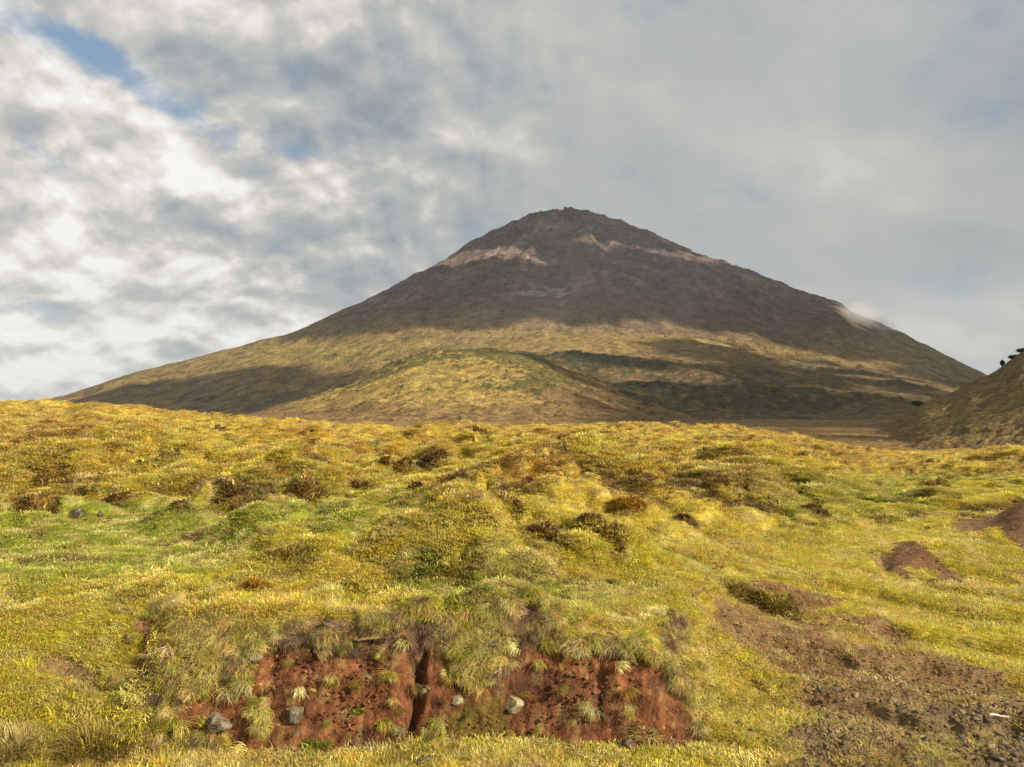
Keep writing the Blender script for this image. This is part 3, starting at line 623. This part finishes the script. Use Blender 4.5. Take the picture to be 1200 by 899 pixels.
# turf hanging over the lip of the bank
def hang():
    n = 17000; x = RNG.rand(n) * 4.3 - 2.75; fw = RNG.rand(n) * 1.15; w = np.interp(x, [-6, -2.9, -2.35, 1.0, 1.5], [1.6, 1.3, .5, .5, 1.2])
    Y = yb_line(x) + fw * w; g = ground(x, Y); s0 = g[2]; s1 = ground(x, Y - .05)[2]; px = g[4]
    edge = (s0 < .5) & (s1 > .4); curt = np.clip(1.3 * ell(px, px * 0, 553, 0, 48, 1) + .8 * ell(px, px * 0, 250, 0, 60, 1), 0, 1) * (s0 < .8)
    root = (fw > .72) & (s0 > .5) & (RNG.rand(n) < .12)
    p = edge | (RNG.rand(n) < .45 * curt * (fw < 1.05)) | root | (RNG.rand(n) < .012)
    x, Y, z, root = x[p], Y[p] - .05, g[0][p], root[p]; n = len(x); s = .28 + .5 * RNG.rand(n)
    t = jitter(mixc(np.broadcast_to(np.array([.58, .47, .17]), (n, 3)), np.array([.36, .33, .05]), (RNG.rand(n) < .4).astype(float)), .25)
    br = root | (RNG.rand(n) < .12); t[br] = jitter(np.broadcast_to(np.array([.22, .14, .08]), (br.sum(), 3)), .3)
    rot = np.stack([RNG.randn(n) * .35 + .35, RNG.randn(n) * .4, RNG.randn(n) * .9], -1)
    scatter('hanging_grass', 'hanging_grass', np.stack([x, Y, z], -1), rot, np.stack([s] * 3, -1), t, 'dry turf hanging over the lip of the earth bank')
hang()
# soil crumbs and gravel
def crumbs(name, n, y0, y1, smin, smax, label, cond, tintf):
    x, Y, g = place(n, y0, y1, .8); p = cond(x, Y, g) > RNG.rand(n)
    x, Y = x[p], Y[p]; z = g[0][p]; c = g[1][p]; n = len(x); s = smin + (smax - smin) * RNG.rand(n) ** 3.2
    rot = RNG.rand(n, 3) * [.6, .6, 6.28]
    scatter(name, 'stone_chip', np.stack([x, Y, z + s * .2], -1), rot, np.stack([s, s * (.7 + .5 * RNG.rand(n)), s], -1), tintf(c, n), label)
crumbs('soil_crumbs', 90000, 4.0, 14, .003, .018, 'crumbs of red earth and cinder on the bare ground', lambda x, Y, g: g[2] * .9 + .05 * (Y < 6),
       lambda c, n: jitter(c * 1.25, .3))
crumbs('soil_clods', 5000, 4.4, 6.2, .008, .026, 'clods of earth on the face and foot of the bank', lambda x, Y, g: g[2] * (g[4] < 830) * (.25 + .75 * (g[6] < .25)),
       lambda c, n: jitter(c * 1.1, .3))
crumbs('gravel', 26000, 3.9, 6.2, .006, .032, 'dark lava gravel at the edge of the road', lambda x, Y, g: np.clip(g[7] + .25 * g[8], 0, 1),
       lambda c, n: jitter(mixc(np.broadcast_to(np.array([.18, .125, .07]), (n, 3)), np.array([.30, .23, .14]), RNG.rand(n) ** 2), .3, .05))

# ------------------------------------------------------------ things
def pick(px, py):
    """the place on the moor seen at that point of the photograph"""
    a = (px - 600) / F; Y = 3.6 * (110 / 3.6) ** np.linspace(0, 1, 1600); x = a * Y; z = ground(x, Y)[0]
    q = HY - F * (z - EYE) / Y; k = np.where(q <= py)[0]
    i = k[0] if len(k) else len(Y) - 1
    return x[i], Y[i], z[i]
def gz(x, Y): return float(ground(np.array([x]), np.array([Y]))[0][0])
def leaf_mat():
    m, N, b, out = new_mat('heath_leaves'); at = N.n('ShaderNodeAttribute', attribute_name='tint')
    N.put(b.inputs['Base Color'], at.outputs[0]); b.inputs['Roughness'].default_value = .7
    t = N.n('ShaderNodeBsdfTranslucent'); N.put(t.inputs[0], at.outputs[0]); mx = N.n('ShaderNodeMixShader'); mx.inputs[0].default_value = .25
    m.node_tree.links.new(b.outputs[0], mx.inputs[1]); m.node_tree.links.new(t.outputs[0], mx.inputs[2]); m.node_tree.links.new(mx.outputs[0], out.inputs[0])
    return m
M_leaf = leaf_mat()
PAL = {'brown': ([.30, .19, .075], [.13, .075, .033], [.55, .42, .15]), 'rust': ([.40, .26, .07], [.17, .10, .035], [.58, .45, .13]),
       'yellow': ([.38, .30, .05], [.30, .28, .04], [.45, .36, .12]), 'orange': ([.40, .22, .025], [.30, .15, .02], [.42, .30, .06]),
       'green': ([.10, .14, .02], [.07, .09, .02], [.22, .24, .04]), 'lime': ([.25, .33, .03], [.17, .26, .02], [.38, .40, .08]), 'straw': ([.48, .38, .14], [.38, .28, .09], [.55, .47, .2]),
       'mixed': ([.34, .26, .05], [.13, .075, .03], [.42, .33, .1])}
def clump(name, cat, px, py, wpx, hpx, pal, label, group=None, L=.22, bl=.012, dens=1.0, squash=1.0, up=.3, drop=0.0, mound=True):
    """a cushion of moss or heather: an uneven mound with leaves and stems standing out of it"""
    x0, y0, z0 = pick(px, py + hpx * .35); w = wpx / F * y0 / 2; h = hpx / F * y0 * .5; d = w * .8 * squash
    rg = np.random.RandomState(int(px * 7 + py)); A = [np.array(c) for c in PAL[pal]]
    nu, nv = 26, 10; V = []; C = []; q = []
    sd = int(px) % 97
    def surf(t, r):
        k = 1 + .5 * vnoise(np.cos(t) * 1.7 + sd, np.sin(t) * 1.7 + r * 1.2, sd) + .12 * vnoise(np.cos(t) * 5 + r * 4, np.sin(t) * 5, sd + 1)
        rr = np.sin(r * math.pi / 2); return rr * np.cos(t) * w * k, rr * np.sin(t) * d * k, np.cos(r * math.pi / 2) ** .8 * h * (.72 + .35 * vnoise(np.cos(t) * r * 2.4 + 3, np.sin(t) * r * 2.4, sd + 2)) - .04 * h
    T, Rr = np.meshgrid(np.linspace(0, 2 * math.pi, nu, endpoint=False), np.linspace(0.02, 1.06, nv)); a, b, c = surf(T, np.minimum(Rr, 1)); c = np.where(Rr > 1, c - .15 * h - .1, c)
    V = np.stack([a, b, c], -1).reshape(-1, 3)
    idx = np.arange(nu * nv).reshape(nv, nu); idx = np.concatenate([idx, idx[:, :1]], 1)
    Q = np.stack([idx[:-1, :-1], idx[1:, :-1], idx[1:, 1:], idx[:-1, 1:]], -1).reshape(-1, 4)
    if not mound: V = V[:0]; Q = Q[:0]
    CC = np.tile(A[1] * .8 + A[0] * .2, (len(V), 1))
    n = int(np.clip(420 * dens * (wpx / 28), 160, 3000)); t = rg.rand(n) * 2 * math.pi; r = np.sqrt(rg.rand(n)) * .98; a, b, c = surf(t, r)
    Lb = L * min(1, w * 7) * (.5 + .8 * rg.rand(n)); lean = (.25 + 1.1 * r) * (1 - up) + rg.randn(n) * .25; hd = t + rg.randn(n) * .9
    dx, dy = np.cos(hd) * np.sin(lean), np.sin(hd) * np.sin(lean); dz = np.cos(lean) - drop; wd = bl * (.7 + .6 * rg.rand(n)) * max(1, y0 / 14)
    sx, sy = -np.sin(hd + 1.57 * (rg.rand(n) - .5)) * wd, np.cos(hd) * wd
    P0 = np.stack([a, b, c - .01], -1); P1 = P0 + np.stack([dx, dy, dz], -1) * (Lb * .55)[:, None]; P2 = P1 + np.stack([dx * 1.35, dy * 1.35, dz * .6 - .15], -1) * (Lb * .45)[:, None]
    S = np.stack([sx, sy, np.zeros(n)], -1)
    LV = np.stack([P0 - S, P0 + S, P1 + S * .8, P1 - S * .8, P2 + S * .15, P2 - S * .15], 1).reshape(-1, 3); o = len(V) + np.arange(n)[:, None] * 6
    LQ = np.concatenate([o + [0, 1, 2, 3], o + [3, 2, 4, 5]], 0)
    mixk = rg.rand(n); lc = np.where((mixk < .5)[:, None], A[0], np.where((mixk < .75)[:, None], A[1], A[2])); 
    if pal == 'mixed': lc = np.where((r + .35 * rg.randn(n) > 1.1)[:, None], A[1], np.where((mixk < .6)[:, None], A[0], A[2]))
    lc = lc * np.exp(rg.randn(n) * .22)[:, None]; CC = np.concatenate([CC, np.repeat(lc, 6, 0)])
    yc = y0 + (d * .3 if mound else -.03); zc = gz(x0, yc); V[:, 2] += ground(x0 + V[:, 0], yc + V[:, 1])[0] - zc - .03
    if mound: LV[:, 2] += np.repeat(ground(x0 + P0[:, 0], yc + P0[:, 1])[0], 6) - zc - .03
    me = raw_mesh(name, np.concatenate([V, LV]), np.concatenate([Q, LQ]), smooth=False); set_col(me, np.clip(CC, .005, .8), 'tint')
    p = dict(label=label, category=cat)
    if group: p['group'] = group
    o = link(name, me, M_leaf, **p); o.location = (x0, yc, zc)
    return o
HG = 'brown heather clumps on the moor'; TG = 'grass tussocks on the moor'
for a in [
 (508, 530, 46, 40, 'brown', 'largest dark brown heather clump, on the crest just left of centre'),
 (563, 501, 22, 22, 'rust', 'small upright rusty bush at the very top of the moor crest'),
 (466, 541, 42, 24, 'rust', 'low rusty heather hump touching the left of the largest dark clump'),
 (424, 566, 38, 22, 'brown', 'brown shaggy clump on the green slope below the low rusty hump'),
 (486, 566, 16, 13, 'brown', 'tiny round dark bush alone on the lawn below the largest clump'),
 (590, 584, 30, 34, 'brown', 'dark spiky heather peak rising in the middle of the moor'),
 (549, 583, 15, 17, 'brown', 'small dark tuft just left of the dark spiky heather peak'),
 (566, 603, 26, 20, 'brown', 'brown heather bush below and left of the dark spiky peak'),
 (640, 624, 34, 26, 'brown', 'dark brown heather beside the yellow topped tussock, nearer the middle of the picture'),
 (706, 626, 36, 24, 'rust', 'rusty brown tussock at the front right of the central hummocks'),
 (690, 603, 26, 18, 'brown', 'brown clump in the middle of the hummocks right of the spiky peak'),
 (804, 603, 22, 16, 'brown', 'small brown clump at the right end of the central hummocks'),
 (872, 555, 34, 20, 'rust', 'red brown clump on the bright slope between the centre and the right hill'),
 (1087, 564, 32, 20, 'rust', 'brown based tussock on the bright green slope below the right hill'),
 (957, 594, 26, 16, 'brown', 'dark brown bush on the green lawn left of the bare soil mound'),
 (180, 546, 42, 22, 'brown', 'ragged brown heather ridge in the upper left of the moor'),
 (58, 556, 46, 26, 'rust', 'wide rusty hummock near the left edge, above the dark rocks'),
 (44, 590, 44, 24, 'rust', 'broad brown tussock at the left edge just above the lawn'),
 (356, 566, 40, 26, 'rust', 'rust brown clump at the right foot of the orange moss hummock'),
 (280, 571, 48, 26, 'brown', 'large brown hummock on the left half, left of the orange moss'),
 (214, 586, 18, 13, 'brown', 'small dark clump between the brown hummock and the dark rocks'),
 (130, 583, 40, 18, 'rust', 'flat rusty tussock behind the dark rocks at the left'),
 (248, 500, 40, 9, 'brown', 'low brown heather streak along the left part of the crest'),
 (672, 487, 22, 10, 'brown', 'dark bush on the brown plain just beyond the crest'),
]: clump('heather_clump', 'heather', *a, group=HG, up=.0, L=.10, dens=3.2)
for a in [
 (326, 555, 56, 20, 'orange', 'bright orange moss hummock in the left half of the moor'),
 (736, 587, 40, 22, 'orange', 'orange moss mound on the right side of the central hummocks'),
 (940, 563, 24, 15, 'green', 'dark green bush on the bright slope right of the red brown clump'),
 (607, 622, 42, 26, 'mixed', 'yellow topped tussock with a brown skirt at the front of the hummocks'),
 (502, 660, 30, 28, 'green', 'dark leafy tussock pressed against the yellow mound on the lawn'),
 (538, 668, 52, 24, 'yellow', 'smooth yellow mound right of the dark leafy tussock'),
 (430, 684, 46, 22, 'yellow', 'yellow green hump on the lawn above the earth bank'),
 (338, 645, 40, 20, 'mixed', 'straw topped tussock on the lawn at the left, clear of the others'),
 (240, 698, 40, 18, 'yellow', 'yellow mossy lump with a dark left side above the bank'),
 (300, 682, 34, 20, 'orange', 'golden hump above the left part of the earth bank'),
 (909, 700, 42, 30, 'mixed', 'shaggy tussock on the ledge at the head of the dirt slope'),
 (860, 690, 40, 14, 'mixed', 'low dry tussock on the ledge left of the shaggy one'),
 (717, 678, 22, 14, 'green', 'small green tuft alone on the turf above the bank'),
 (310, 577, 26, 9, 'green', 'small green patch of bush below the orange hummock'),
]: clump('grass_tussock', 'tussock', *a, group=TG, up=.0, L=.085, bl=.006, dens=2.4)
clump('weed', 'weed', 377, 845, 26, 18, 'lime', 'small lime green plant growing at the foot of the red earth', L=.08, bl=.004, dens=.6, mound=False)
clump('weed', 'weed', 427, 812, 12, 8, 'lime', 'tiny green sprig on the red earth left of the dark crack', L=.05, bl=.004, dens=.6, mound=False)
clump('grass_tuft', 'grass tuft', 752, 834, 30, 20, 'straw', 'pale dry grass tuft hanging on the red earth at the right', L=.14, bl=.003, dens=.5, drop=.5, mound=False)
clump('grass_tuft', 'grass tuft', 410, 818, 16, 14, 'straw', 'thin dry tuft on the red earth near the lichen rock', L=.10, bl=.003, dens=.4, drop=.4, mound=False)
clump('grass_tuft', 'grass tuft', 130, 858, 64, 40, 'mixed', 'tall straw coloured grass tuft nearest the camera at lower left', L=.17, bl=.003, dens=1.8, mound=False)
clump('grass_tuft', 'grass tuft', 30, 862, 60, 44, 'straw', 'tall grass tuft cut by the left edge of the picture', L=.17, bl=.003, dens=1.8, mound=False)

import bmesh
def rock(name, cat, px, py, wpx, hpx, mat, label, group=None, flat=.8, lift=.0):
    x0, y0, z0 = pick(px, py + hpx * .3); w = wpx / F * y0 / 2 * .74; h = hpx / F * y0 / 2 * .74
    rg = np.random.RandomState(int(px + 3 * py)); bm = bmesh.new(); bmesh.ops.create_icosphere(bm, subdivisions=4, radius=1)
    v = np.array([p.co[:] for p in bm.verts]); 
    for k in range(11):                                               # broken faces
        nrm = rg.randn(3); nrm /= np.linalg.norm(nrm); lim = .5 + .3 * rg.rand(); dd = v @ nrm; over = np.clip(dd - lim, 0, None); v -= over[:, None] * nrm
    s = px % 31
    dn = .10 * fbm(v[:, 0] * 2 + s, v[:, 1] * 2 + v[:, 2] * 1.7, 3, 4) + .05 * fbm(v[:, 0] * 9 + s, v[:, 1] * 7 + v[:, 2] * 9, 7, 3)
    v = v * (1 + dn)[:, None] * [w * 1.12, w * .9, h * 1.25]
    ca, sa = math.cos(s), math.sin(s)
    for p, c in zip(bm.verts, v): p.co = c
    me = bpy.data.meshes.new(name); bm.to_mesh(me); bm.free()
    p = dict(label=label, category=cat)
    if group: p['group'] = group
    o = link(name, me, mat, **p); bk = group == RG; o.location = (x0, y0 + w * (-.25 if bk else .25), z0 + h * (.35 if bk else .3) + lift)
    o.rotation_euler = (rg.randn() * .15, rg.randn() * .2, rg.randn() * .3)
    return o
M_lich = stone_mat('lichen_rock', False, (.10, .082, .06), .45, (.25, .225, .14))
M_dark = stone_mat('dark_lava_rock', False, (.075, .055, .045), .25, (.25, .24, .2))
M_clod = stone_mat('earth_clod', False, (.13, .085, .055), .15, (.25, .2, .1))
M_cream = stone_mat('cream_lichen_rock', False, (.27, .22, .12), .7, (.40, .35, .20))
RG = 'rocks showing in the earth bank'
for a in [
 (297, 765, 40, 24, M_lich, 'pale lichen covered rock in the turf at the top of the bank'),
 (264, 774, 24, 26, M_lich, 'smaller lichen spotted rock just left of the pale one'),
 (350, 826, 30, 22, M_lich, 'mossy lichen rock set in the red earth left of the dark crack'),
 (262, 838, 44, 22, M_lich, 'long lichen flecked rock at the foot of the bank, left'),
 (390, 731, 30, 26, M_dark, 'dark lava block poking from the lip of the bank'),
 (561, 756, 26, 16, M_lich, 'grey stone in dry turf in the middle of the bank lip'),
 (696, 740, 26, 14, M_dark, 'dark stone in the turf above the right part of the bank'),
 (538, 815, 26, 13, M_cream, 'flat cream coloured stone beside the mossy middle of the bank'),
 (605, 815, 30, 24, M_cream, 'cream lichen lump left of the right red earth'),
 (735, 864, 22, 15, M_clod, 'round grey brown stone lying at the foot of the right red earth'),
 (500, 879, 38, 11, M_lich, 'flat grey stone lying in the turf at the bottom of the picture'),
 (187, 864, 42, 26, M_clod, 'brown rock with a dark left side at the lower left'),
 (160, 742, 22, 12, M_dark, 'dark stone on the turf above the left end of the bank'),
]: rock('rock', 'rock', *a, group=RG)
for a in [
 (95, 601, 26, 18, M_dark, 'larger of the two dark lava rocks at the left edge of the lawn'),
 (121, 602, 10, 13, M_dark, 'smaller and taller of the two dark lava rocks at the left'),
 (344, 595, 12, 7, M_dark, 'small dark stone on the lawn in the left half'),
 (187, 722, 34, 13, M_dark, 'low dark rock half sunk in the turf above the bank'),
 (222, 745, 40, 8, M_dark, 'flat dark rock in the grass hollow above the bank'),
]: rock('rock', 'rock', *a, group='dark rocks on the lawn')
for i, (px, py, w, h, lb) in enumerate([
 (1052, 868, 16, 10, 'grey lava stone at the left of the gravel corner'), (1118, 860, 20, 13, 'dark lava stone in the middle of the gravel corner'),
 (1160, 880, 24, 14, 'largest lava stone of the gravel corner, near the bottom edge'), (1090, 888, 18, 12, 'lava stone at the bottom edge left of the largest'),
 (1186, 858, 18, 12, 'lava stone under the white stick at the right edge'), (1006, 770, 9, 6, 'lone pebble on the upper dirt slope'), (967, 812, 10, 7, 'pale pebble on the lower dirt slope')]):
    rock('stone', 'stone', px, py, w, h, M_dark if i % 3 else M_clod, lb, group='loose stones on the dirt')
# the white stick
def stick():
    x0, y0, z0 = pick(1161, 840); m, N, b, out = new_mat('bleached_wood'); tc = N.n('ShaderNodeTexCoord')
    N.put(b.inputs['Base Color'], N.mix(N.noise(N.v('MULTIPLY', tc.outputs['Object'], (8, 90, 90)), 3, 3), (.72, .62, .50), (.85, .78, .68)))
    L = 22 / F * y0; n = 9; V = []
    for i in range(n):
        t = i / (n - 1); r = .0075 * (1.0 - .45 * t) * (.6 if i in (0, n - 1) else 1)
        for k in range(8): V.append(((t - .5) * L, math.cos(k * math.pi / 4) * r * 1.3 + .004 * math.sin(t * 5), math.sin(k * math.pi / 4) * r + .003 * math.sin(t * 7)))
    V = np.array(V); idx = np.arange(n * 8).reshape(n, 8); idx = np.concatenate([idx, idx[:, :1]], 1)
    Q = np.stack([idx[:-1, :-1], idx[1:, :-1], idx[1:, 1:], idx[:-1, 1:]], -1).reshape(-1, 4)
    Q = np.concatenate([Q, [[0, 2, 4, 6], [n * 8 - 8, n * 8 - 2, n * 8 - 4, n * 8 - 6]]])
    o = link('stick', raw_mesh('stick', V, Q), m, label='short white bleached stick lying on the gravel at the lower right', category='stick')
    o.location = (x0, y0, z0 + .035); o.rotation_euler = (0, .06, -.08)
stick()
# bushes on the skyline of the right hill
def hill_bush(px, wpx, hpx, label, Yh=None):
    """a shrub of thin stems and many small leaves standing on the near hill"""
    a = (px - 600) / F; Y = np.linspace(90, 420, 900); z = right_hill(a * Y, Y); i = int(np.argmax((z - EYE) / Y)) if Yh is None else int(np.argmin(abs(Y - Yh)))
    x0, y0, z0 = a * Y[i], Y[i], z[i]; w = wpx / F * y0 / 2; h = hpx / F * y0; rg = np.random.RandomState(int(px))
    root = bpy.data.objects.new('shrub', None); col.objects.link(root); root.location = (x0, y0, z0 - .3); root['label'] = label; root['category'] = 'shrub'; root['group'] = 'bushes on the right hill'
    V = []; Q = []; tips = []
    for k in range(9):
        an = rg.rand() * 6.28; sp = rg.rand() * w * .8; p0 = np.array([rg.randn() * .15, rg.randn() * .15, 0]); p1 = np.array([math.cos(an) * sp, math.sin(an) * sp, h * (.6 + .4 * rg.rand())]); b = len(V); r = .08
        for p, rr in ((p0, r), ((p0 + p1) / 2 + rg.randn(3) * .1, r * .7), (p1, r * .3)):
            for c in range(4): V.append(p + [math.cos(c * 1.57) * rr, math.sin(c * 1.57) * rr, 0])
        for l in (0, 4):
            for c in range(4): Q.append((b + l + c, b + l + (c + 1) % 4, b + l + 4 + (c + 1) % 4, b + l + 4 + c))
        tips.append(p1)
    me = raw_mesh('stem', np.array(V), np.array(Q)); set_col(me, np.tile([.1, .07, .04], (len(V), 1)), 'tint'); st = link('stem', me, M_leaf); st.parent = root
    n = 900; c = np.array(tips)[rg.randint(0, 9, n)] * (.45 + .6 * rg.rand(n))[:, None] + rg.randn(n, 3) * [w * .22, w * .22, h * .13]; c[:, 2] = np.abs(c[:, 2])
    u = rg.randn(n, 3) * .16; v = rg.randn(n, 3) * .12; LV = np.stack([c - u, c + v, c + u, c - v], 1).reshape(-1, 3)
    me = raw_mesh('foliage', LV, np.arange(4 * n).reshape(-1, 4), smooth=False); set_col(me, np.repeat(np.array([.05, .06, .02]) * np.exp(rg.randn(n, 1) * .35), 4, 0), 'tint'); fo = link('foliage', me, M_leaf); fo.parent = root
for a in [(1176, 6, 6, 'leftmost and thinnest bush on the skyline of the right hill'), (1187, 12, 5, 'broad low bush beside the thin one on the right hill skyline'),
          (1198, 14, 5, 'bush at the top right corner of the hill, cut by the picture edge'), (1076, 20, 6, 'dark bush low on the skyline where the right hill meets the mountain')]: hill_bush(*a)

# ------------------------------------------------------------ clouds added unseen on the right, shaped to shade the mountain in bands
def terrain_z(x, Y):
    z = np.full(x.shape, -5.0)
    for h in (volcano, front_hill, side_hill, right_hill):
        ok = (Y > h.y0) & (Y < h.y1); z = np.maximum(z, np.where(ok, h(x, np.clip(Y, h.y0, h.y1)), -60))
    return z
def shade(px, py, x, Y, z):
    """how much shade the added cloud is to cast on a place of the land: 0 open .. 1 closed"""
    m = np.full(px.shape, 1.0)
    m = np.where(Y > 2050, np.where(py < 300, .80, .97 - .2 * sst(px, 700, 950)), m)
    up = np.interp(px, [470, 500, 540, 600, 640, 690, 760, 820, 880], [322, 311, 300, 296, 301, 291, 298, 305, 316])
    m -= 1.45 * np.exp(-((py - up) / 6) ** 2) * (sst(px, 455, 500) * sst(px, 655, 632) + .8 * sst(px, 668, 695) * sst(px, 900, 820))
    belt_t = np.interp(px, [0, 150, 250, 340, 450, 520, 600, 760, 860, 930, 1100], [440, 425, 408, 399, 396, 388, 388, 386, 396, 412, 430])
    belt_b = np.interp(px, [0, 100, 170, 250, 340, 420, 450, 470, 620, 760, 860, 930], [500, 478, 446, 436, 432, 436, 460, 470, 425, 412, 412, 420])
    m -= 1.2 * sst(py, belt_t - 26, belt_t + 12) * sst(py, belt_b + 8, belt_b - 6) * np.interp(px, [0, 800, 900, 960], [1, .9, .5, 0])
    m -= 1.3 * np.exp(-((py - np.interp(px, [970, 1120], [426, 447])) / 7) ** 2) * sst(px, 955, 1000) * sst(px, 1140, 1115)
    m -= .45 * sst(py, 405, 425) * sst(px, 560, 640) * (Y < 2050) * (Y > 900)
    fh = (Y > 600) & (Y < 1200); m = np.where(fh, np.interp(px, [0, 260, 330, 600, 680, 900], [.6, .15, 0, 0, .3, .6]), m)
    m = np.where((Y <= 620), np.where((px > 900) & (Y > 84), 1.0, np.where(px > 860, .3, 0.0)), m)
    m = np.where(Y < 95, 0, m)
    return np.clip(m, 0, 1)
def cloud_bank():
    H = 2700.0; stp = 30.0
    xs = np.arange(-1800, 7600, stp); ys = np.arange(-3700, 2600, stp); X, Y = np.meshgrid(xs, ys)
    T = (H + 8) / SD[2]; hit = np.zeros(X.shape, bool); hx = np.zeros(X.shape); hy = np.zeros(X.shape); hz = np.zeros(X.shape)
    for t in np.linspace(1300 / SD[2], T, 170):
        x = X - SD[0] * t; y = Y - SD[1] * t; z = np.full(X.shape, H - SD[2] * t); k = ~hit & (terrain_z(x, y) >= z)
        hx[k] = x[k]; hy[k] = y[k]; hz[k] = z[k]; hit |= k
    front = hit & (hy > 60); px, py = pix(hx, np.maximum(hy, 60), hz)
    m = np.where(front, shade(px, py, hx, hy, hz), 0)
    inframe = front & (px > -150) & (px < 1450)
    for (wx, wy, wz) in ((1503., 3150., 420.),):  # opening made in the added cloud so the sun lights the wisp
        q = (H - wz) / SD[2]; m = np.where(np.hypot(X - wx - SD[0] * q, Y - wy - SD[1] * q) < 190, 0, m)
    nat = sst(fbm(X / 900, Y / 900, 5, 4), -.1, .2) * sst(np.hypot(hx, hy - 60), 600, 1500); m = np.where(inframe, m, nat * .9)
    n = np.clip(.5 + 1.1 * fbm(X / 110, Y / 110, 9, 3, .6), 0, 1); th = m * 1.12 - .06 - n
    tt = np.clip(th * 3, 0, 1) ** .5
    keep = th > 0
    bump = .5 + .5 * fbm(X / 400, Y / 400, 13, 4)
    top = H + tt * (60 + 220 * bump); bot = H - tt * (20 + 40 * (.5 + .5 * fbm(X / 250, Y / 250, 15, 3)))
    nr, nc = X.shape; idx = np.arange(nr * nc).reshape(nr, nc)
    cell = keep[:-1, :-1] & keep[1:, :-1] & keep[:-1, 1:] & keep[1:, 1:]
    a, b, c, d = [q[cell] for q in (idx[:-1, :-1], idx[:-1, 1:], idx[1:, 1:], idx[1:, :-1])]; o = nr * nc
    q = np.concatenate([np.stack([a, b, c, d], -1) + o, np.stack([d, c, b, a], -1)])
    # side walls where the cloud ends
    es = []
    for (A, B, sh, ax) in ((a, b, -1, 0), (c, d, 1, 0), (b, c, 1, 1), (d, a, -1, 1)):
        cp = np.pad(cell, 1); nb = np.roll(cp, -sh, ax)[1:-1, 1:-1][cell]; e = ~nb; es.append(np.stack([A[e], B[e], B[e] + o, A[e] + o], -1))
    q = np.concatenate([q] + es)
    v = np.concatenate([np.stack([X, Y, bot], -1).reshape(-1, 3), np.stack([X, Y, top], -1).reshape(-1, 3)])
    used = np.unique(q); remap = np.zeros(len(v), np.int64); remap[used] = np.arange(len(used))
    me = raw_mesh('shade_cloud_layer', v[used], remap[q])
    m_, N, b_, out = new_mat('cloud'); b_.inputs['Base Color'].default_value = (.8, .8, .82, 1); b_.inputs['Roughness'].default_value = 1
    link('shade_cloud_layer', me, m_, kind='structure', label='unseen cloud layer added to cast broken shade on the mountain')
cloud_bank()
# ------------------------------------------------------------ the air, and the small cloud caught on the right ridge
def box(name, lo, hi, mat, **p):
    v = np.array([[x, y, z] for x in (lo[0], hi[0]) for y in (lo[1], hi[1]) for z in (lo[2], hi[2])]); q = np.array([[0, 1, 3, 2], [4, 6, 7, 5], [0, 4, 5, 1], [2, 3, 7, 6], [0, 2, 6, 4], [1, 5, 7, 3]])
    return link(name, raw_mesh(name, v, q, smooth=False), mat, **p)
def haze():
    m = bpy.data.materials.new('haze'); m.use_nodes = True; nt = m.node_tree; nt.nodes.clear(); out = nt.nodes.new('ShaderNodeOutputMaterial'); v = nt.nodes.new('ShaderNodeVolumePrincipled')
    v.inputs['Density'].default_value = 3.8e-5; v.inputs['Color'].default_value = (.80, .89, 1, 1); v.inputs['Anisotropy'].default_value = .2
    nt.links.new(v.outputs[0], out.inputs[1])
    box('haze', (-9000, -9000, -60), (9000, 9000, 1350), m, kind='stuff', label='thin haze in the air')
haze()

def wisp():
    m = bpy.data.materials.new('wisp_vapour'); m.use_nodes = True; nt = m.node_tree; nt.nodes.clear(); N = NT(nt)
    out = N.n('ShaderNodeOutputMaterial'); v = N.n('ShaderNodeVolumePrincipled'); tc = N.n('ShaderNodeTexCoord'); P = tc.outputs['Object']
    ln = N.n('ShaderNodeVectorMath', operation='LENGTH'); nt.links.new(P, ln.inputs[0])
    n = N.noise(P, 2.2, 5, .6, .3)
    k = N.m('SUBTRACT', N.m('ADD', N.m('SUBTRACT', 1.0, ln.outputs['Value']), N.m('MULTIPLY', N.m('SUBTRACT', n, .5), 1.5)), .12)
    N.put(v.inputs['Density'], N.m('MULTIPLY', N.m('MAXIMUM', N.m('MINIMUM', k, .5), 0.0), .02)); v.inputs['Anisotropy'].default_value = -.2; v.inputs['Color'].default_value = (.97, .97, .98, 1)
    nt.links.new(v.outputs[0], out.inputs[1])
    for px, py, Y, rx, ry, rz, tilt, lb in ((1014, 370, 3150, 165, 110, 50, .5, 'small white wisp of cloud lying on the right ridge of the mountain'),):
        bm = bmesh.new(); bmesh.ops.create_icosphere(bm, subdivisions=3, radius=1.0); me = bpy.data.meshes.new('cloud'); bm.to_mesh(me); bm.free()
        o = link('cloud', me, m, kind='stuff', label=lb); o.location = ((px - 600) / F * Y, Y, EYE + (HY - py) / F * Y); o.scale = (rx, ry, rz); o.rotation_euler = (0, tilt, 0)
wisp()
